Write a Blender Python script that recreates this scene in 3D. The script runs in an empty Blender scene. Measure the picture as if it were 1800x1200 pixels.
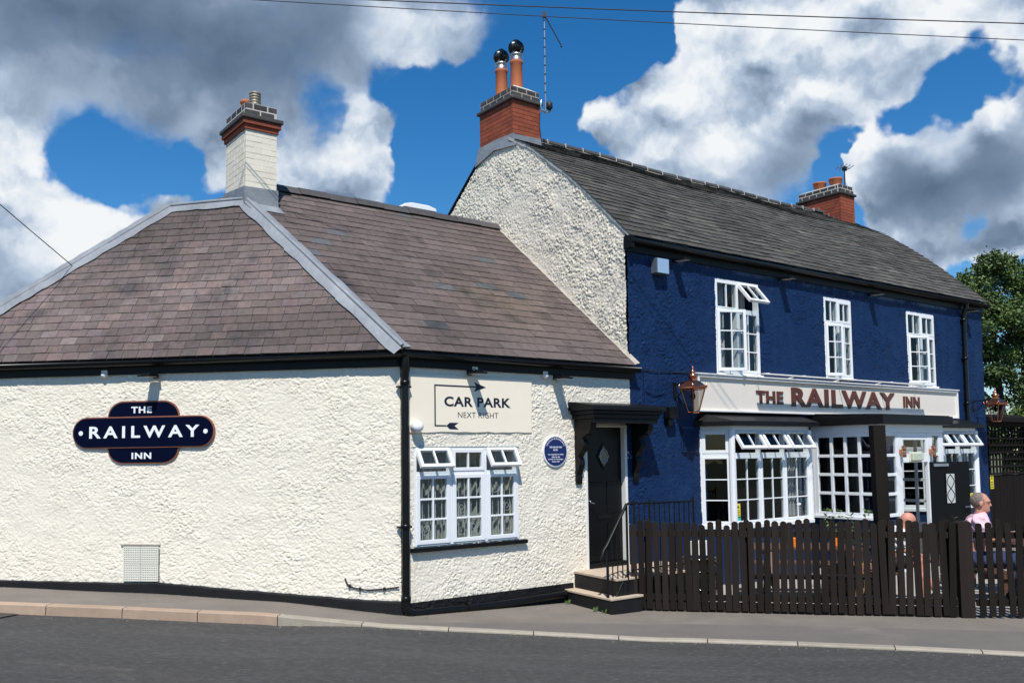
import bpy, bmesh, math, random
import numpy as np
from mathutils import Matrix, Vector

random.seed(7)
RNG = np.random.default_rng(11)
SC = bpy.context.scene
COL = SC.collection

# ------------------------------------------------------------------ camera
def vec(*a): return np.array(a, float)
CAM = vec(0, 0, 2.0)
def set_camera():
    p, r = math.radians(3.907), math.radians(-0.774)
    fw = vec(0, math.cos(p), math.sin(p)); up = vec(0, -math.sin(p), math.cos(p)); rt = vec(1, 0, 0)
    rt, up = math.cos(r) * rt + math.sin(r) * up, -math.sin(r) * rt + math.cos(r) * up
    cd = bpy.data.cameras.new('camera'); co = bpy.data.objects.new('camera', cd); COL.objects.link(co)
    m = Matrix.Identity(4)
    for i in range(3):
        m[i][0], m[i][1], m[i][2], m[i][3] = rt[i], up[i], -fw[i], CAM[i]
    co.matrix_world = m
    cd.sensor_width = 36; cd.lens = 36 * 1575.3 / 1800; cd.shift_y = 93.36 / 1800
    cd.clip_start = .1; cd.clip_end = 3000
    SC.camera = co
set_camera()

# ------------------------------------------------------------------ light, exposure
SUN = Vector((0.02, -0.564, 0.826)).normalized()          # towards the sun
sl = bpy.data.lights.new('sun', 'SUN'); sl.energy = 4.4; sl.angle = math.radians(.53); sl.color = (1, .955, .88)
so = bpy.data.objects.new('sun', sl); COL.objects.link(so)
so.rotation_euler = SUN.to_track_quat('Z', 'Y').to_euler(); so.location = (0, -5, 30)
SC.view_settings.view_transform = 'Standard'; SC.view_settings.look = 'None'
SC.view_settings.exposure = 0.28; SC.view_settings.gamma = 1
SC.cycles.use_denoising = True
SC.cycles.max_bounces = 8; SC.cycles.diffuse_bounces = 3; SC.cycles.glossy_bounces = 3
SC.cycles.transparent_max_bounces = 16; SC.cycles.transmission_bounces = 4
SC.cycles.caustics_reflective = False; SC.cycles.caustics_refractive = False

# ------------------------------------------------------------------ sky: Nishita air with cumulus
def build_world():
    w = bpy.data.worlds.new('World'); SC.world = w; w.use_nodes = True
    nt = w.node_tree; N = nt.nodes; L = nt.links; N.clear()
    def nd(t, **k):
        n = N.new(t)
        for a, b in k.items(): setattr(n, a, b)
        return n
    def mth(op, a, b=None, clamp=False):
        n = nd('ShaderNodeMath', operation=op, use_clamp=clamp)
        for i, x in enumerate((a, b)):
            if x is None: continue
            if isinstance(x, (int, float)): n.inputs[i].default_value = x
            else: L.new(x, n.inputs[i])
        return n.outputs[0]
    def vm(op, a, b):
        n = nd('ShaderNodeVectorMath', operation=op)
        for i, x in enumerate((a, b)):
            if isinstance(x, (tuple, list)): n.inputs[i].default_value = x
            elif isinstance(x, (int, float)): n.inputs['Scale'].default_value = x
            else: L.new(x, n.inputs[i])
        return n
    def mr(x, a, b, c, d, sm=True):
        n = nd('ShaderNodeMapRange'); n.interpolation_type = 'SMOOTHSTEP' if sm else 'LINEAR'
        L.new(x, n.inputs[0])
        for i, v in enumerate((a, b, c, d)): n.inputs[i + 1].default_value = v
        return n.outputs[0]
    def noise(v, sc, det=6, ro=.55, out=0, off=None):
        n = nd('ShaderNodeTexNoise'); n.inputs['Scale'].default_value = sc; n.inputs['Detail'].default_value = det
        n.inputs['Roughness'].default_value = ro
        if off: v = vm('ADD', v, off).outputs[0]
        L.new(v, n.inputs['Vector']); return n.outputs[out]
    tc = nd('ShaderNodeTexCoord'); D = tc.outputs['Generated']
    nv = vm('NORMALIZE', D, (0, 0, 0)).outputs[0]
    wcol = noise(nv, 5.5, 5, .6, 1)
    wv = vm('SCALE', vm('SUBTRACT', wcol, (.5, .5, .5)).outputs[0], .13).outputs[0]
    P = vm('ADD', nv, wv).outputs[0]
    f1 = noise(nv, 11, 9, .57)
    def blob(az, el, r, wt, src=P, soft=.25):
        az, el, r = math.radians(az), math.radians(el), math.radians(r)
        c = (math.sin(az) * math.cos(el), math.cos(az) * math.cos(el), math.sin(el))
        dist = vm('DISTANCE', src, c).outputs['Value']
        return mr(dist, r, r * soft, 0, wt)
    def total(items, **k):
        s = None
        for b in items:
            o = blob(*b, **k); s = o if s is None else mth('ADD', s, o)
        return s
    # azimuth, elevation, radius (degrees), weight : banks of cloud and the blue gaps between them
    banks = [(-28.0, 23.4, 10.4, 0.9), (-21.2, 24.5, 10.4, 0.9), (-13.7, 25.3, 8.9, 0.85), (-25.8, 20.6, 7.0, 0.7), (-20.1, 21.0, 6.3, 0.65), (-30.2, 19.0, 6.3, 0.6), (-7.9, 25.7, 5.9, 0.75), (-3.8, 26.1, 4.4, 0.65), (-10.8, 23.3, 4.4, 0.45), (-15.0, 21.8, 4.1, 0.35), (-28.9, 12.1, 5.9, 1.1), (-25.7, 12.8, 5.2, 1.0), (-23.2, 13.6, 4.1, 0.9), (-29.9, 9.2, 6.3, 0.9), (-28.4, 14.7, 3.0, 0.5), (-29.5, 16.4, 2.6, 0.5), (-21.7, 14.4, 2.6, 0.7), (-19.1, 17.2, 3.1, 0.7), (-13.6, 18.0, 4.3, 0.75), (-10.1, 19.1, 3.9, 1.0), (-8.6, 20.2, 2.8, 0.9), (-9.4, 16.8, 3.9, 0.9), (-12.2, 16.3, 3.5, 0.8), (6.2, 20.4, 2.4, 0.9), (8.7, 20.6, 3.1, 1), (11.3, 21.4, 4.1, 1.1), (14.2, 22.1, 5.2, 1.1), (15.8, 18.4, 5.2, 1.1), (11.9, 17.8, 5.2, 1), (18.3, 20.7, 5.2, 1.0), (13.2, 25.1, 3.5, 1.0), (16.0, 25.4, 5.2, 1.0), (21.1, 24.1, 5.9, 1), (25.5, 23.9, 6.3, 1), (21.6, 21.2, 3.9, 0.8), (29.6, 23.0, 4.8, 0.9), (7.6, 18.7, 3.3, 0.8), (24.6, 17.4, 4.8, 1), (27.6, 17.2, 5.6, 1), (30.5, 17.3, 5.6, 1), (23.3, 15.6, 3.5, 0.8), (27.5, 14.7, 5.2, 0.9), (30.3, 14.0, 4.8, 0.9), (21.8, 17.9, 1.0, 0.8), (21.1, 17.0, 0.7, 0.7), (23.8, 13.0, 3.1, 0.9), (25.9, 12.1, 3.5, 0.9), (27.4, 12.9, 2.6, 0.7), (29.9, 11.3, 2.8, 0.7), (24.3, 10.6, 3.5, 0.8)]
    gaps = [(4.0, 23.5, 5.9, -1.3), (0.2, 21.3, 4.8, -1.1), (-3.5, 21.6, 3.0, -0.9), (-4.2, 17.9, 3.1, -1.2), (7.7, 24.3, 3.5, -1.0), (4.4, 26.3, 3.7, -1.0), (27.8, 20.8, 3.1, -1.0), (25.9, 19.5, 2.6, -0.9), (23.4, 18.9, 1.9, -0.8), (20.7, 18.4, 1.5, -0.8), (19.8, 16.4, 1.6, -0.8), (28.5, 12.4, 1.3, -0.7), (-5.5, 19.3, 1.9, -0.9), (-12.9, 19.7, 1.6, -0.5), (-23.3, 16.8, 4.2, -1.15), (-26.6, 16.6, 3.7, -1.2), (-20.1, 17.5, 2.8, -0.9), (-11.9, 21.5, 2.4, -0.8), (-15.7, 19.3, 2.2, -0.5), (-7.5, 22.9, 2.6, -0.9), (-4.9, 23.2, 2.2, -0.8), (-15.0, 16.5, 1.5, -0.5), (-5.7, 16.2, 2.2, -0.9)]
    bsum = total(banks); bclamp = mth('MINIMUM', bsum, 1.15)
    gsum = total(gaps)
    low = noise(nv, 2.6, 3, .5)
    def voro(v, sc):
        n = nd('ShaderNodeTexVoronoi', feature='SMOOTH_F1'); n.inputs['Scale'].default_value = sc; n.inputs['Smoothness'].default_value = .55
        L.new(v, n.inputs['Vector']); return n.outputs['Distance']
    fine = vm('SCALE', vm('SUBTRACT', noise(nv, 24, 4, .6, 1), (.5, .5, .5)).outputs[0], .035).outputs[0]
    Q = vm('ADD', vm('ADD', nv, vm('SCALE', wv, .35).outputs[0]).outputs[0], fine).outputs[0]
    p1 = voro(Q, 15); h2 = noise(Q, 30, 3, .5)
    puff = mth('ADD', mth('MULTIPLY', mth('SUBTRACT', .42, p1), .8), mth('MULTIPLY', mth('SUBTRACT', h2, .5), .45))
    dens = mth('ADD', mth('ADD', bclamp, gsum), mth('ADD', mth('MULTIPLY', mth('SUBTRACT', f1, .5), 1.25), mth('MULTIPLY', mth('SUBTRACT', low, .52), .8)))
    dens = mth('ADD', dens, puff)
    dark = total([(-3.8, 26.1, 6.0, 0.38), (-28.6, 23.3, 10.4, 0.55), (-21.2, 23.9, 10.4, 0.55), (-13.7, 24.4, 7.0, 0.5), (-24.3, 19.9, 4.8, 0.25), (24.5, 15.1, 4.4, 0.6), (28.1, 14.7, 5.6, 0.6), (30.4, 16.7, 4.1, 0.3), (16.4, 17.0, 4.1, 0.55), (19.2, 19.0, 3.1, 0.4), (12.2, 17.1, 3.5, 0.3), (-29.1, 9.3, 4.4, 0.4), (-10.1, 16.4, 3.3, 0.3), (-12.2, 20.4, 3.0, 0.25), (16.0, 23.8, 2.6, 0.2), (-16.8, 25.9, 8.1, 0.3), (-25.9, 25.0, 8.1, 0.25), (-9.3, 25.6, 4.4, 0.2)], soft=.1)
    dk = mr(dark, .1, .5, 0, 1); a1, a2 = mr(dens, .28, .66, 0, 1), mr(dens, .10, 1.05, 0, 1)
    alpha = mth('ADD', a1, mth('MULTIPLY', dk, mth('SUBTRACT', a2, a1)))
    core = mr(dens, .5, 1.5, 0, 1)
    # light on the clouds: puffs that face the sun against folds and grey bases
    up1 = voro(vm('ADD', Q, (0, -.006, .018)).outputs[0], 15); h3 = noise(vm('ADD', Q, (0, -.003, .009)).outputs[0], 30, 3, .5)
    crest = mth('ADD', mth('MULTIPLY', mth('SUBTRACT', up1, p1), 1.5), mth('MULTIPLY', mth('SUBTRACT', h2, h3), .9))
    lite = total([(-25.8, 20.3, 4.1, 0.35), (-20.8, 21.2, 3.3, 0.3), (26.1, 17.1, 2.6, 0.5), (13.1, 20.6, 4.4, 0.25), (-10.1, 20.8, 2.6, 0.3), (-27.2, 13.3, 5.2, 0.35), (11.8, 24.9, 2.2, 0.3), (20.0, 22.7, 3.0, 0.2), (-7.1, 25.7, 3.7, 0.3), (21.8, 17.9, 1.5, 0.5)], soft=.1)
    crest = mth('MULTIPLY', crest, mr(dark, .1, .6, 1., .28))
    n2 = noise(nv, 4, 4, .5, off=(3.1, 1.7, .4))
    val = mth('ADD', mth('SUBTRACT', .90, mth('MULTIPLY', mth('MINIMUM', dark, .95), .64)), mth('ADD', crest, lite))
    val = mth('ADD', val, mth('MULTIPLY', mth('SUBTRACT', n2, .5), .62))
    val = mth('SUBTRACT', val, mth('MULTIPLY', core, .12))
    ramp = nd('ShaderNodeValToRGB'); L.new(mr(val, 0, 1.15, 0, 1, False), ramp.inputs[0])
    e = ramp.color_ramp.elements
    e[0].position = 0; e[0].color = (.10, .155, .245, 1); e[1].position = 1; e[1].color = (.90, .92, .94, 1)
    for pos, c in ((.3, (.19, .262, .375, 1)), (.6, (.42, .52, .66, 1)), (.82, (.72, .785, .865, 1))):
        x = ramp.color_ramp.elements.new(pos); x.color = c
    sky = nd('ShaderNodeTexSky', sky_type='NISHITA'); sky.sun_disc = False
    sky.sun_elevation = math.asin(SUN.z); sky.sun_rotation = math.atan2(SUN.x, SUN.y)
    sky.air_density = 1.0; sky.dust_density = .15; sky.ozone_density = 5.0; sky.altitude = 80
    hs = nd('ShaderNodeHueSaturation'); hs.inputs['Saturation'].default_value = 1.32; hs.inputs['Value'].default_value = 1.2
    L.new(sky.outputs[0], hs.inputs['Color'])
    S = .085
    sc = nd('ShaderNodeVectorMath', operation='SCALE'); sc.inputs['Scale'].default_value = .83 / S; L.new(ramp.outputs[0], sc.inputs[0])
    mx = nd('ShaderNodeMix', data_type='RGBA'); L.new(alpha, mx.inputs[0]); L.new(hs.outputs[0], mx.inputs[6]); L.new(sc.outputs[0], mx.inputs[7])
    bg = nd('ShaderNodeBackground'); bg.inputs['Strength'].default_value = S; L.new(mx.outputs[2], bg.inputs['Color'])
    out = nd('ShaderNodeOutputWorld'); L.new(bg.outputs[0], out.inputs['Surface'])
    w.cycles.sampling_method = 'MANUAL'; w.cycles.sample_map_resolution = 512
build_world()

# ------------------------------------------------------------------ materials
MATS = {}
def mat(name, col, rough=.6, col2=None, nscale=6., namt=1., bump=0., bscale=60., bdist=.01, metal=0., spec=.5, tint=False,
        stretch=(1, 1, 1), coat=0., detail=5, objrand=0., emit=None, stain=None, stain_scale=1.2, stain_lo=.55, stain_hi=.75, speck=None, speck_scale=260., streak=None, streak_lo=.58, streak_hi=.8):
    m = bpy.data.materials.new(name); m.use_nodes = True; nt = m.node_tree; N = nt.nodes; L = nt.links
    b = N['Principled BSDF']; b.inputs['Roughness'].default_value = rough; b.inputs['Metallic'].default_value = metal
    b.inputs['Specular IOR Level'].default_value = spec
    if coat: b.inputs['Coat Weight'].default_value = coat
    geo = N.new('ShaderNodeNewGeometry')
    mp = N.new('ShaderNodeMapping'); mp.inputs['Scale'].default_value = stretch; L.new(geo.outputs['Position'], mp.inputs[0])
    src = None
    def mixc(f, a, bb, mode='MIX'):
        x = N.new('ShaderNodeMix'); x.data_type = 'RGBA'; x.blend_type = mode
        for i, v in ((0, f), (6, a), (7, bb)):
            if isinstance(v, (int, float)): x.inputs[i].default_value = v
            elif isinstance(v, (tuple, list)): x.inputs[i].default_value = (*v[:3], 1)
            else: L.new(v, x.inputs[i])
        return x.outputs[2]
    def noise(sc, det, ro=.6):
        n = N.new('ShaderNodeTexNoise'); n.inputs['Scale'].default_value = sc; n.inputs['Detail'].default_value = det
        n.inputs['Roughness'].default_value = ro; L.new(mp.outputs[0], n.inputs['Vector']); return n.outputs[0]
    def ramp(x, a, bb):
        r = N.new('ShaderNodeMapRange'); L.new(x, r.inputs[0]); r.inputs[1].default_value = a; r.inputs[2].default_value = bb
        r.clamp = True; return r.outputs[0]
    c = None
    if col2 is not None:
        c = mixc(ramp(noise(nscale, detail), .5 - .22 / max(namt, .01), .5 + .22 / max(namt, .01)), col, col2)
    if stain is not None:
        c = mixc(ramp(noise(stain_scale, 6, .65), stain_lo, stain_hi), c if c is not None else col, stain)
    if streak is not None:
        m2 = N.new('ShaderNodeMapping'); m2.inputs['Scale'].default_value = (7, 7, .55); L.new(geo.outputs['Position'], m2.inputs[0]); ns = N.new('ShaderNodeTexNoise'); ns.inputs['Scale'].default_value = 1.; ns.inputs['Detail'].default_value = 6; ns.inputs['Roughness'].default_value = .65; L.new(m2.outputs[0], ns.inputs['Vector'])
        c = mixc(ramp(ns.outputs[0], streak_lo, streak_hi), c if c is not None else col, streak)
    if speck is not None:
        c = mixc(ramp(noise(speck_scale, 2, .7), .52, .72), c if c is not None else col, speck)
    if tint:
        at = N.new('ShaderNodeAttribute'); at.attribute_name = 'tint'
        c = mixc(1., c if c is not None else col, at.outputs['Color'], 'MULTIPLY')
    if objrand:
        oi = N.new('ShaderNodeObjectInfo')
        rr = N.new('ShaderNodeMapRange'); L.new(oi.outputs['Random'], rr.inputs[0]); rr.inputs[3].default_value = 1 - objrand; rr.inputs[4].default_value = 1 + objrand
        hv = N.new('ShaderNodeHueSaturation'); L.new(rr.outputs[0], hv.inputs['Value'])
        if c is None: hv.inputs['Color'].default_value = (*col, 1)
        else: L.new(c, hv.inputs['Color'])
        c = hv.outputs[0]
    if c is None: b.inputs['Base Color'].default_value = (*col, 1)
    else: L.new(c, b.inputs['Base Color'])
    if bump:
        bn = N.new('ShaderNodeBump'); bn.inputs['Strength'].default_value = bump; bn.inputs['Distance'].default_value = bdist
        L.new(noise(bscale, 4, .6), bn.inputs['Height']); L.new(bn.outputs[0], b.inputs['Normal'])
    if emit:
        b.inputs['Emission Color'].default_value = (*emit[0], 1); b.inputs['Emission Strength'].default_value = emit[1]
    MATS[name] = m
    return m
def glass_mat(name, tintc, rough=.0, ior=1.5):
    m = bpy.data.materials.new(name); m.use_nodes = True; nt = m.node_tree; N = nt.nodes; L = nt.links; N.clear()
    o = N.new('ShaderNodeOutputMaterial'); mx = N.new('ShaderNodeMixShader'); t = N.new('ShaderNodeBsdfTransparent'); t.inputs[0].default_value = (*tintc, 1)
    g = N.new('ShaderNodeBsdfGlossy'); g.inputs['Roughness'].default_value = rough; fr = N.new('ShaderNodeFresnel'); fr.inputs[0].default_value = ior
    ge = N.new('ShaderNodeNewGeometry'); no = N.new('ShaderNodeTexNoise'); no.inputs['Scale'].default_value = 2.2; L.new(ge.outputs['Position'], no.inputs['Vector'])
    bn = N.new('ShaderNodeBump'); bn.inputs['Strength'].default_value = .12; bn.inputs['Distance'].default_value = .02; L.new(no.outputs[0], bn.inputs['Height']); L.new(bn.outputs[0], g.inputs['Normal'])
    bf = N.new('ShaderNodeMath'); bf.operation = 'SUBTRACT'; bf.inputs[0].default_value = 1; L.new(ge.outputs['Backfacing'], bf.inputs[1])
    mu = N.new('ShaderNodeMath'); mu.operation = 'MULTIPLY'; L.new(fr.outputs[0], mu.inputs[0]); L.new(bf.outputs[0], mu.inputs[1]); L.new(mu.outputs[0], mx.inputs[0]); L.new(t.outputs[0], mx.inputs[1]); L.new(g.outputs[0], mx.inputs[2]); L.new(mx.outputs[0], o.inputs[0])
    MATS[name] = m; return m

mat('white_render', (.79, .735, .625), .9, (.74, .685, .575), 2.0, .8, streak=(.63, .575, .47), streak_lo=.56, streak_hi=.95, bump=.5, bscale=160, bdist=.004, stain=(.66, .61, .50), stain_scale=1.6, stain_lo=.6, stain_hi=.95)
mat('gable_render', (.84, .775, .65), .9, (.78, .715, .59), 3.0, .8, streak=(.58, .53, .44), streak_lo=.54, streak_hi=.9, bump=.6, bscale=150, bdist=.005, stain=(.60, .565, .475), stain_scale=1.1, stain_lo=.55, stain_hi=.9)
mat('smooth_render', (.89, .805, .66), .85, (.86, .775, .63), 2.5, .8, bump=.25, bscale=70, bdist=.004)
mat('blue_render', (.0055, .0265, .088), .55, (.0042, .0185, .068), 2.5, .8, spec=.2, streak=(.014, .036, .10), streak_lo=.54, streak_hi=.9, bump=.5, bscale=140, bdist=.004, stain=(.012, .036, .108), stain_scale=2.4, stain_lo=.55, stain_hi=.9)
mat('blue_paint', (.0068, .022, .073), .4, bump=.3, bscale=90, bdist=.003)
mat('black_paint', (.0045, .0045, .005), .45, (.007, .007, .0075), 8, spec=.22, bump=.25, bscale=60, bdist=.003)
mat('black_plinth', (.007, .0075, .009), .55, (.012, .012, .013), 5, spec=.25, bump=.7, bscale=70, bdist=.012, stain=(.03, .028, .026), stain_scale=3, stain_lo=.62, stain_hi=.9)
mat('black_plastic', (.004, .004, .0045), .3, (.006, .006, .0065), 5, spec=.3)
mat('black_door', (.0035, .0035, .004), .35, spec=.25, bump=.1, bscale=40, bdist=.002)
mat('upvc', (.80, .82, .84), .3, (.77, .79, .81), 4, .7)
mat('white_paint', (.80, .79, .76), .5, (.74, .73, .70), 5)
mat('cream_panel', (.76, .70, .62), .45, (.74, .68, .60), 2)
mat('lead', (.25, .27, .295), .6, (.17, .185, .205), 7, 1, bump=.4, bscale=18, bdist=.012, metal=.1, stain=(.36, .38, .40), stain_scale=3.5, stain_lo=.5, stain_hi=.8)
mat('slate_purple', (.128, .096, .090), .82, (.078, .060, .057), 14, .9, bump=.5, bscale=55, bdist=.004, tint=True, stain=(.035, .031, .032), stain_scale=1.7, stain_lo=.53, stain_hi=.72)
mat('slate_grey', (.084, .079, .068), .88, (.042, .040, .035), 12, .9, bump=.7, bscale=45, bdist=.008, tint=True, stain=(.18, .165, .13), stain_scale=1.5, stain_lo=.56, stain_hi=.95)
mat('roof_deck', (.03, .027, .026), .9)
mat('ridge_dark', (.045, .043, .045), .7, (.075, .068, .066), 9, bump=.4, bscale=40, bdist=.005, objrand=.25)
mat('mortar', (.44, .40, .34), .9, (.34, .31, .26), 9, bump=.5, bscale=70, bdist=.006)
mat('pale_mortar', (.62, .60, .55), .9, (.50, .48, .43), 8, bump=.5, bscale=50, bdist=.006)
mat('brick_red', (.29, .066, .028), .8, (.22, .048, .022), 10, bump=.4, bscale=60, bdist=.004, objrand=.22)
mat('red_joint', (.13, .050, .03), .9)
mat('brick_blue', (.040, .037, .037), .65, (.065, .055, .052), 9, bump=.4, bscale=50, bdist=.004, objrand=.3)
mat('brick_white', (.79, .74, .62), .85, (.71, .66, .545), 6, bump=.5, bscale=45, bdist=.006, objrand=.03)
mat('terracotta', (.42, .125, .045), .7, (.36, .10, .038), 8, bump=.2, bscale=30, bdist=.004)
mat('cowl_metal', (.13, .135, .14), .3, (.01, .01, .011), 14, metal=1.)
mat('steel', (.55, .56, .57), .35, (.4, .41, .42), 8, metal=.9)
mat('dull_pot', (.34, .31, .24), .5, (.16, .14, .11), 30, metal=.3)
mat('copper', (.78, .32, .19), .24, (.60, .22, .12), 7, metal=1.)
mat('brass', (.60, .42, .16), .3, metal=1.)
mat('iron_black', (.004, .004, .005), .45, spec=.3)
mat('sign_navy', (.0014, .0028, .016), .4, (.0018, .0034, .019), 3, spec=.06)
mat('sign_white', (.82, .84, .86), .45)
mat('sign_rim', (.33, .12, .07), .35, (.27, .095, .055), 10, metal=.35)
mat('letter_brown', (.115, .026, .016), .4, (.09, .02, .012), 12)
mat('ink', (.006, .009, .028), .5)
mat('plaque_blue', (.005, .018, .115), .3)
mat('timber', (.021, .0155, .0125), .75, (.013, .0098, .008), 5, spec=.15, bump=.7, bscale=40, bdist=.006, stretch=(1.5, 1.5, .10), objrand=.38, detail=8, stain=(.036, .029, .024), stain_scale=3, stain_lo=.6, stain_hi=.9)
mat('timber_dark', (.012, .0085, .0068), .8, (.008, .006, .005), 5, spec=.15, bump=.4, bscale=26, bdist=.005, stretch=(1, 1, .14))
mat('timber_table', (.10, .045, .026), .6, (.07, .032, .02), 6, bump=.4, bscale=30, bdist=.005, stretch=(.3, 1, 1))
mat('planter_wood', (.30, .16, .075), .7, (.22, .12, .06), 7, bump=.4, bscale=30, bdist=.005)
mat('tarmac_road', (.078, .075, .071), .94, (.057, .0555, .053), 1.1, .9, bump=1., bscale=75, bdist=.02, stain=(.092, .090, .087), stain_scale=1.6, stain_lo=.5, stain_hi=.75, stretch=(.22, 1.5, 1), speck=(.15, .147, .14), speck_scale=55, spec=.25)
mat('tarmac_path', (.205, .180, .155), .92, (.150, .133, .116), 1.5, 1.0, speck=(.24, .215, .185), speck_scale=110, spec=.25, bump=.7, bscale=150, bdist=.006, stain=(.25, .225, .19), stain_scale=.8, stain_lo=.54, stain_hi=.78)
mat('tarmac_patch', (.165, .148, .132), .92, (.128, .117, .106), 2.2, .9, bump=.7, bscale=150, bdist=.006, stain=(.23, .205, .18), stain_scale=.7, stain_lo=.56, stain_hi=.74, speck=(.19, .175, .155), speck_scale=110, spec=.25)
mat('earth', (.10, .11, .05), .95, (.07, .085, .035), .4)
mat('kerb_pink', (.42, .305, .215), .85, (.33, .24, .175), 7, bump=.5, bscale=60, bdist=.006, objrand=.08)
mat('kerb_pale', (.37, .33, .26), .85, (.28, .25, .20), 7, bump=.5, bscale=60, bdist=.006, objrand=.1)
mat('concrete', (.36, .335, .30), .9, (.29, .27, .24), 2.5, bump=.4, bscale=80, bdist=.004, objrand=.08)
mat('step_stone', (.52, .42, .32), .85, (.42, .34, .26), 5, bump=.4, bscale=60, bdist=.004)
mat('interior', (.085, .08, .072), .9)
mat('floor_wood', (.08, .05, .03), .6)
mat('curtain', (.55, .55, .55), .9, (.42, .42, .43), 9, stretch=(6, 6, .4))
mat('net_curtain', (.50, .50, .46), .9, (.36, .36, .335), 7, stretch=(5, 5, .5))
mat('lead_came', (.62, .62, .60), .5)
mat('skin', (.56, .27, .19), .55, (.50, .22, .15), 14)
mat('skin_red', (.58, .27, .19), .55, (.54, .22, .15), 14)
mat('hair_grey', (.13, .10, .075), .8, (.22, .185, .15), 60, bump=.6, bscale=200, bdist=.004)
mat('shirt_pink', (.78, .53, .58), .85, (.70, .45, .51), 9, bump=.5, bscale=18, bdist=.015)
mat('shirt_white', (.80, .80, .82), .85, (.74, .74, .76), 9, bump=.4, bscale=18, bdist=.012)
mat('cloth_black', (.006, .006, .007), .85, bump=.4, bscale=20, bdist=.012)
mat('cloth_navy', (.02, .035, .09), .85, bump=.4, bscale=20, bdist=.012)
mat('leaf_tree', (.10, .155, .035), .6, (.048, .09, .02), 1.3, 1, tint=True)
mat('leaf_plant', (.09, .16, .035), .55, (.05, .10, .02), 12, tint=True)
mat('leaf_yellow', (.30, .34, .03), .6, (.20, .26, .025), 3, tint=True)
mat('bark', (.060, .045, .034), .9, (.035, .027, .021), 8, bump=.8, bscale=20, bdist=.03, stretch=(1, 1, .25))
mat('yellow_sticker', (.78, .62, .03), .5)
mat('teal_sticker', (.02, .45, .40), .5)
mat('paper_black', (.03, .032, .035), .5)
mat('vent_dark', (.12, .12, .105), .9)
mat('grey_print', (.35, .37, .38), .6)
mat('alarm_face', (.30, .43, .62), .35)
mat('alarm_side', (.10, .12, .15), .5)
mat('grey_plastic', (.50, .52, .50), .5)
mat('pale_plastic', (.72, .71, .62), .5, (.68, .67, .58), 6)
mat('green_plastic', (.50, .55, .42), .5)
mat('gloss_black', (.012, .012, .013), .12, coat=.5)
mat('orange', (.85, .22, .02), .4)
mat('pale_glass', (.50, .53, .52), .25, (.40, .43, .43), 20)
mat('wire', (.012, .012, .014), .6)
mat('red_led', (.35, .03, .02), .4)
mat('lens', (.04, .045, .05), .1)
glass_mat('glass', (.82, .85, .85)); glass_mat('lantern_glass', (.72, .70, .68), .05)
glass_mat('frosted', (.55, .57, .58), .25, 2.2)

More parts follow.
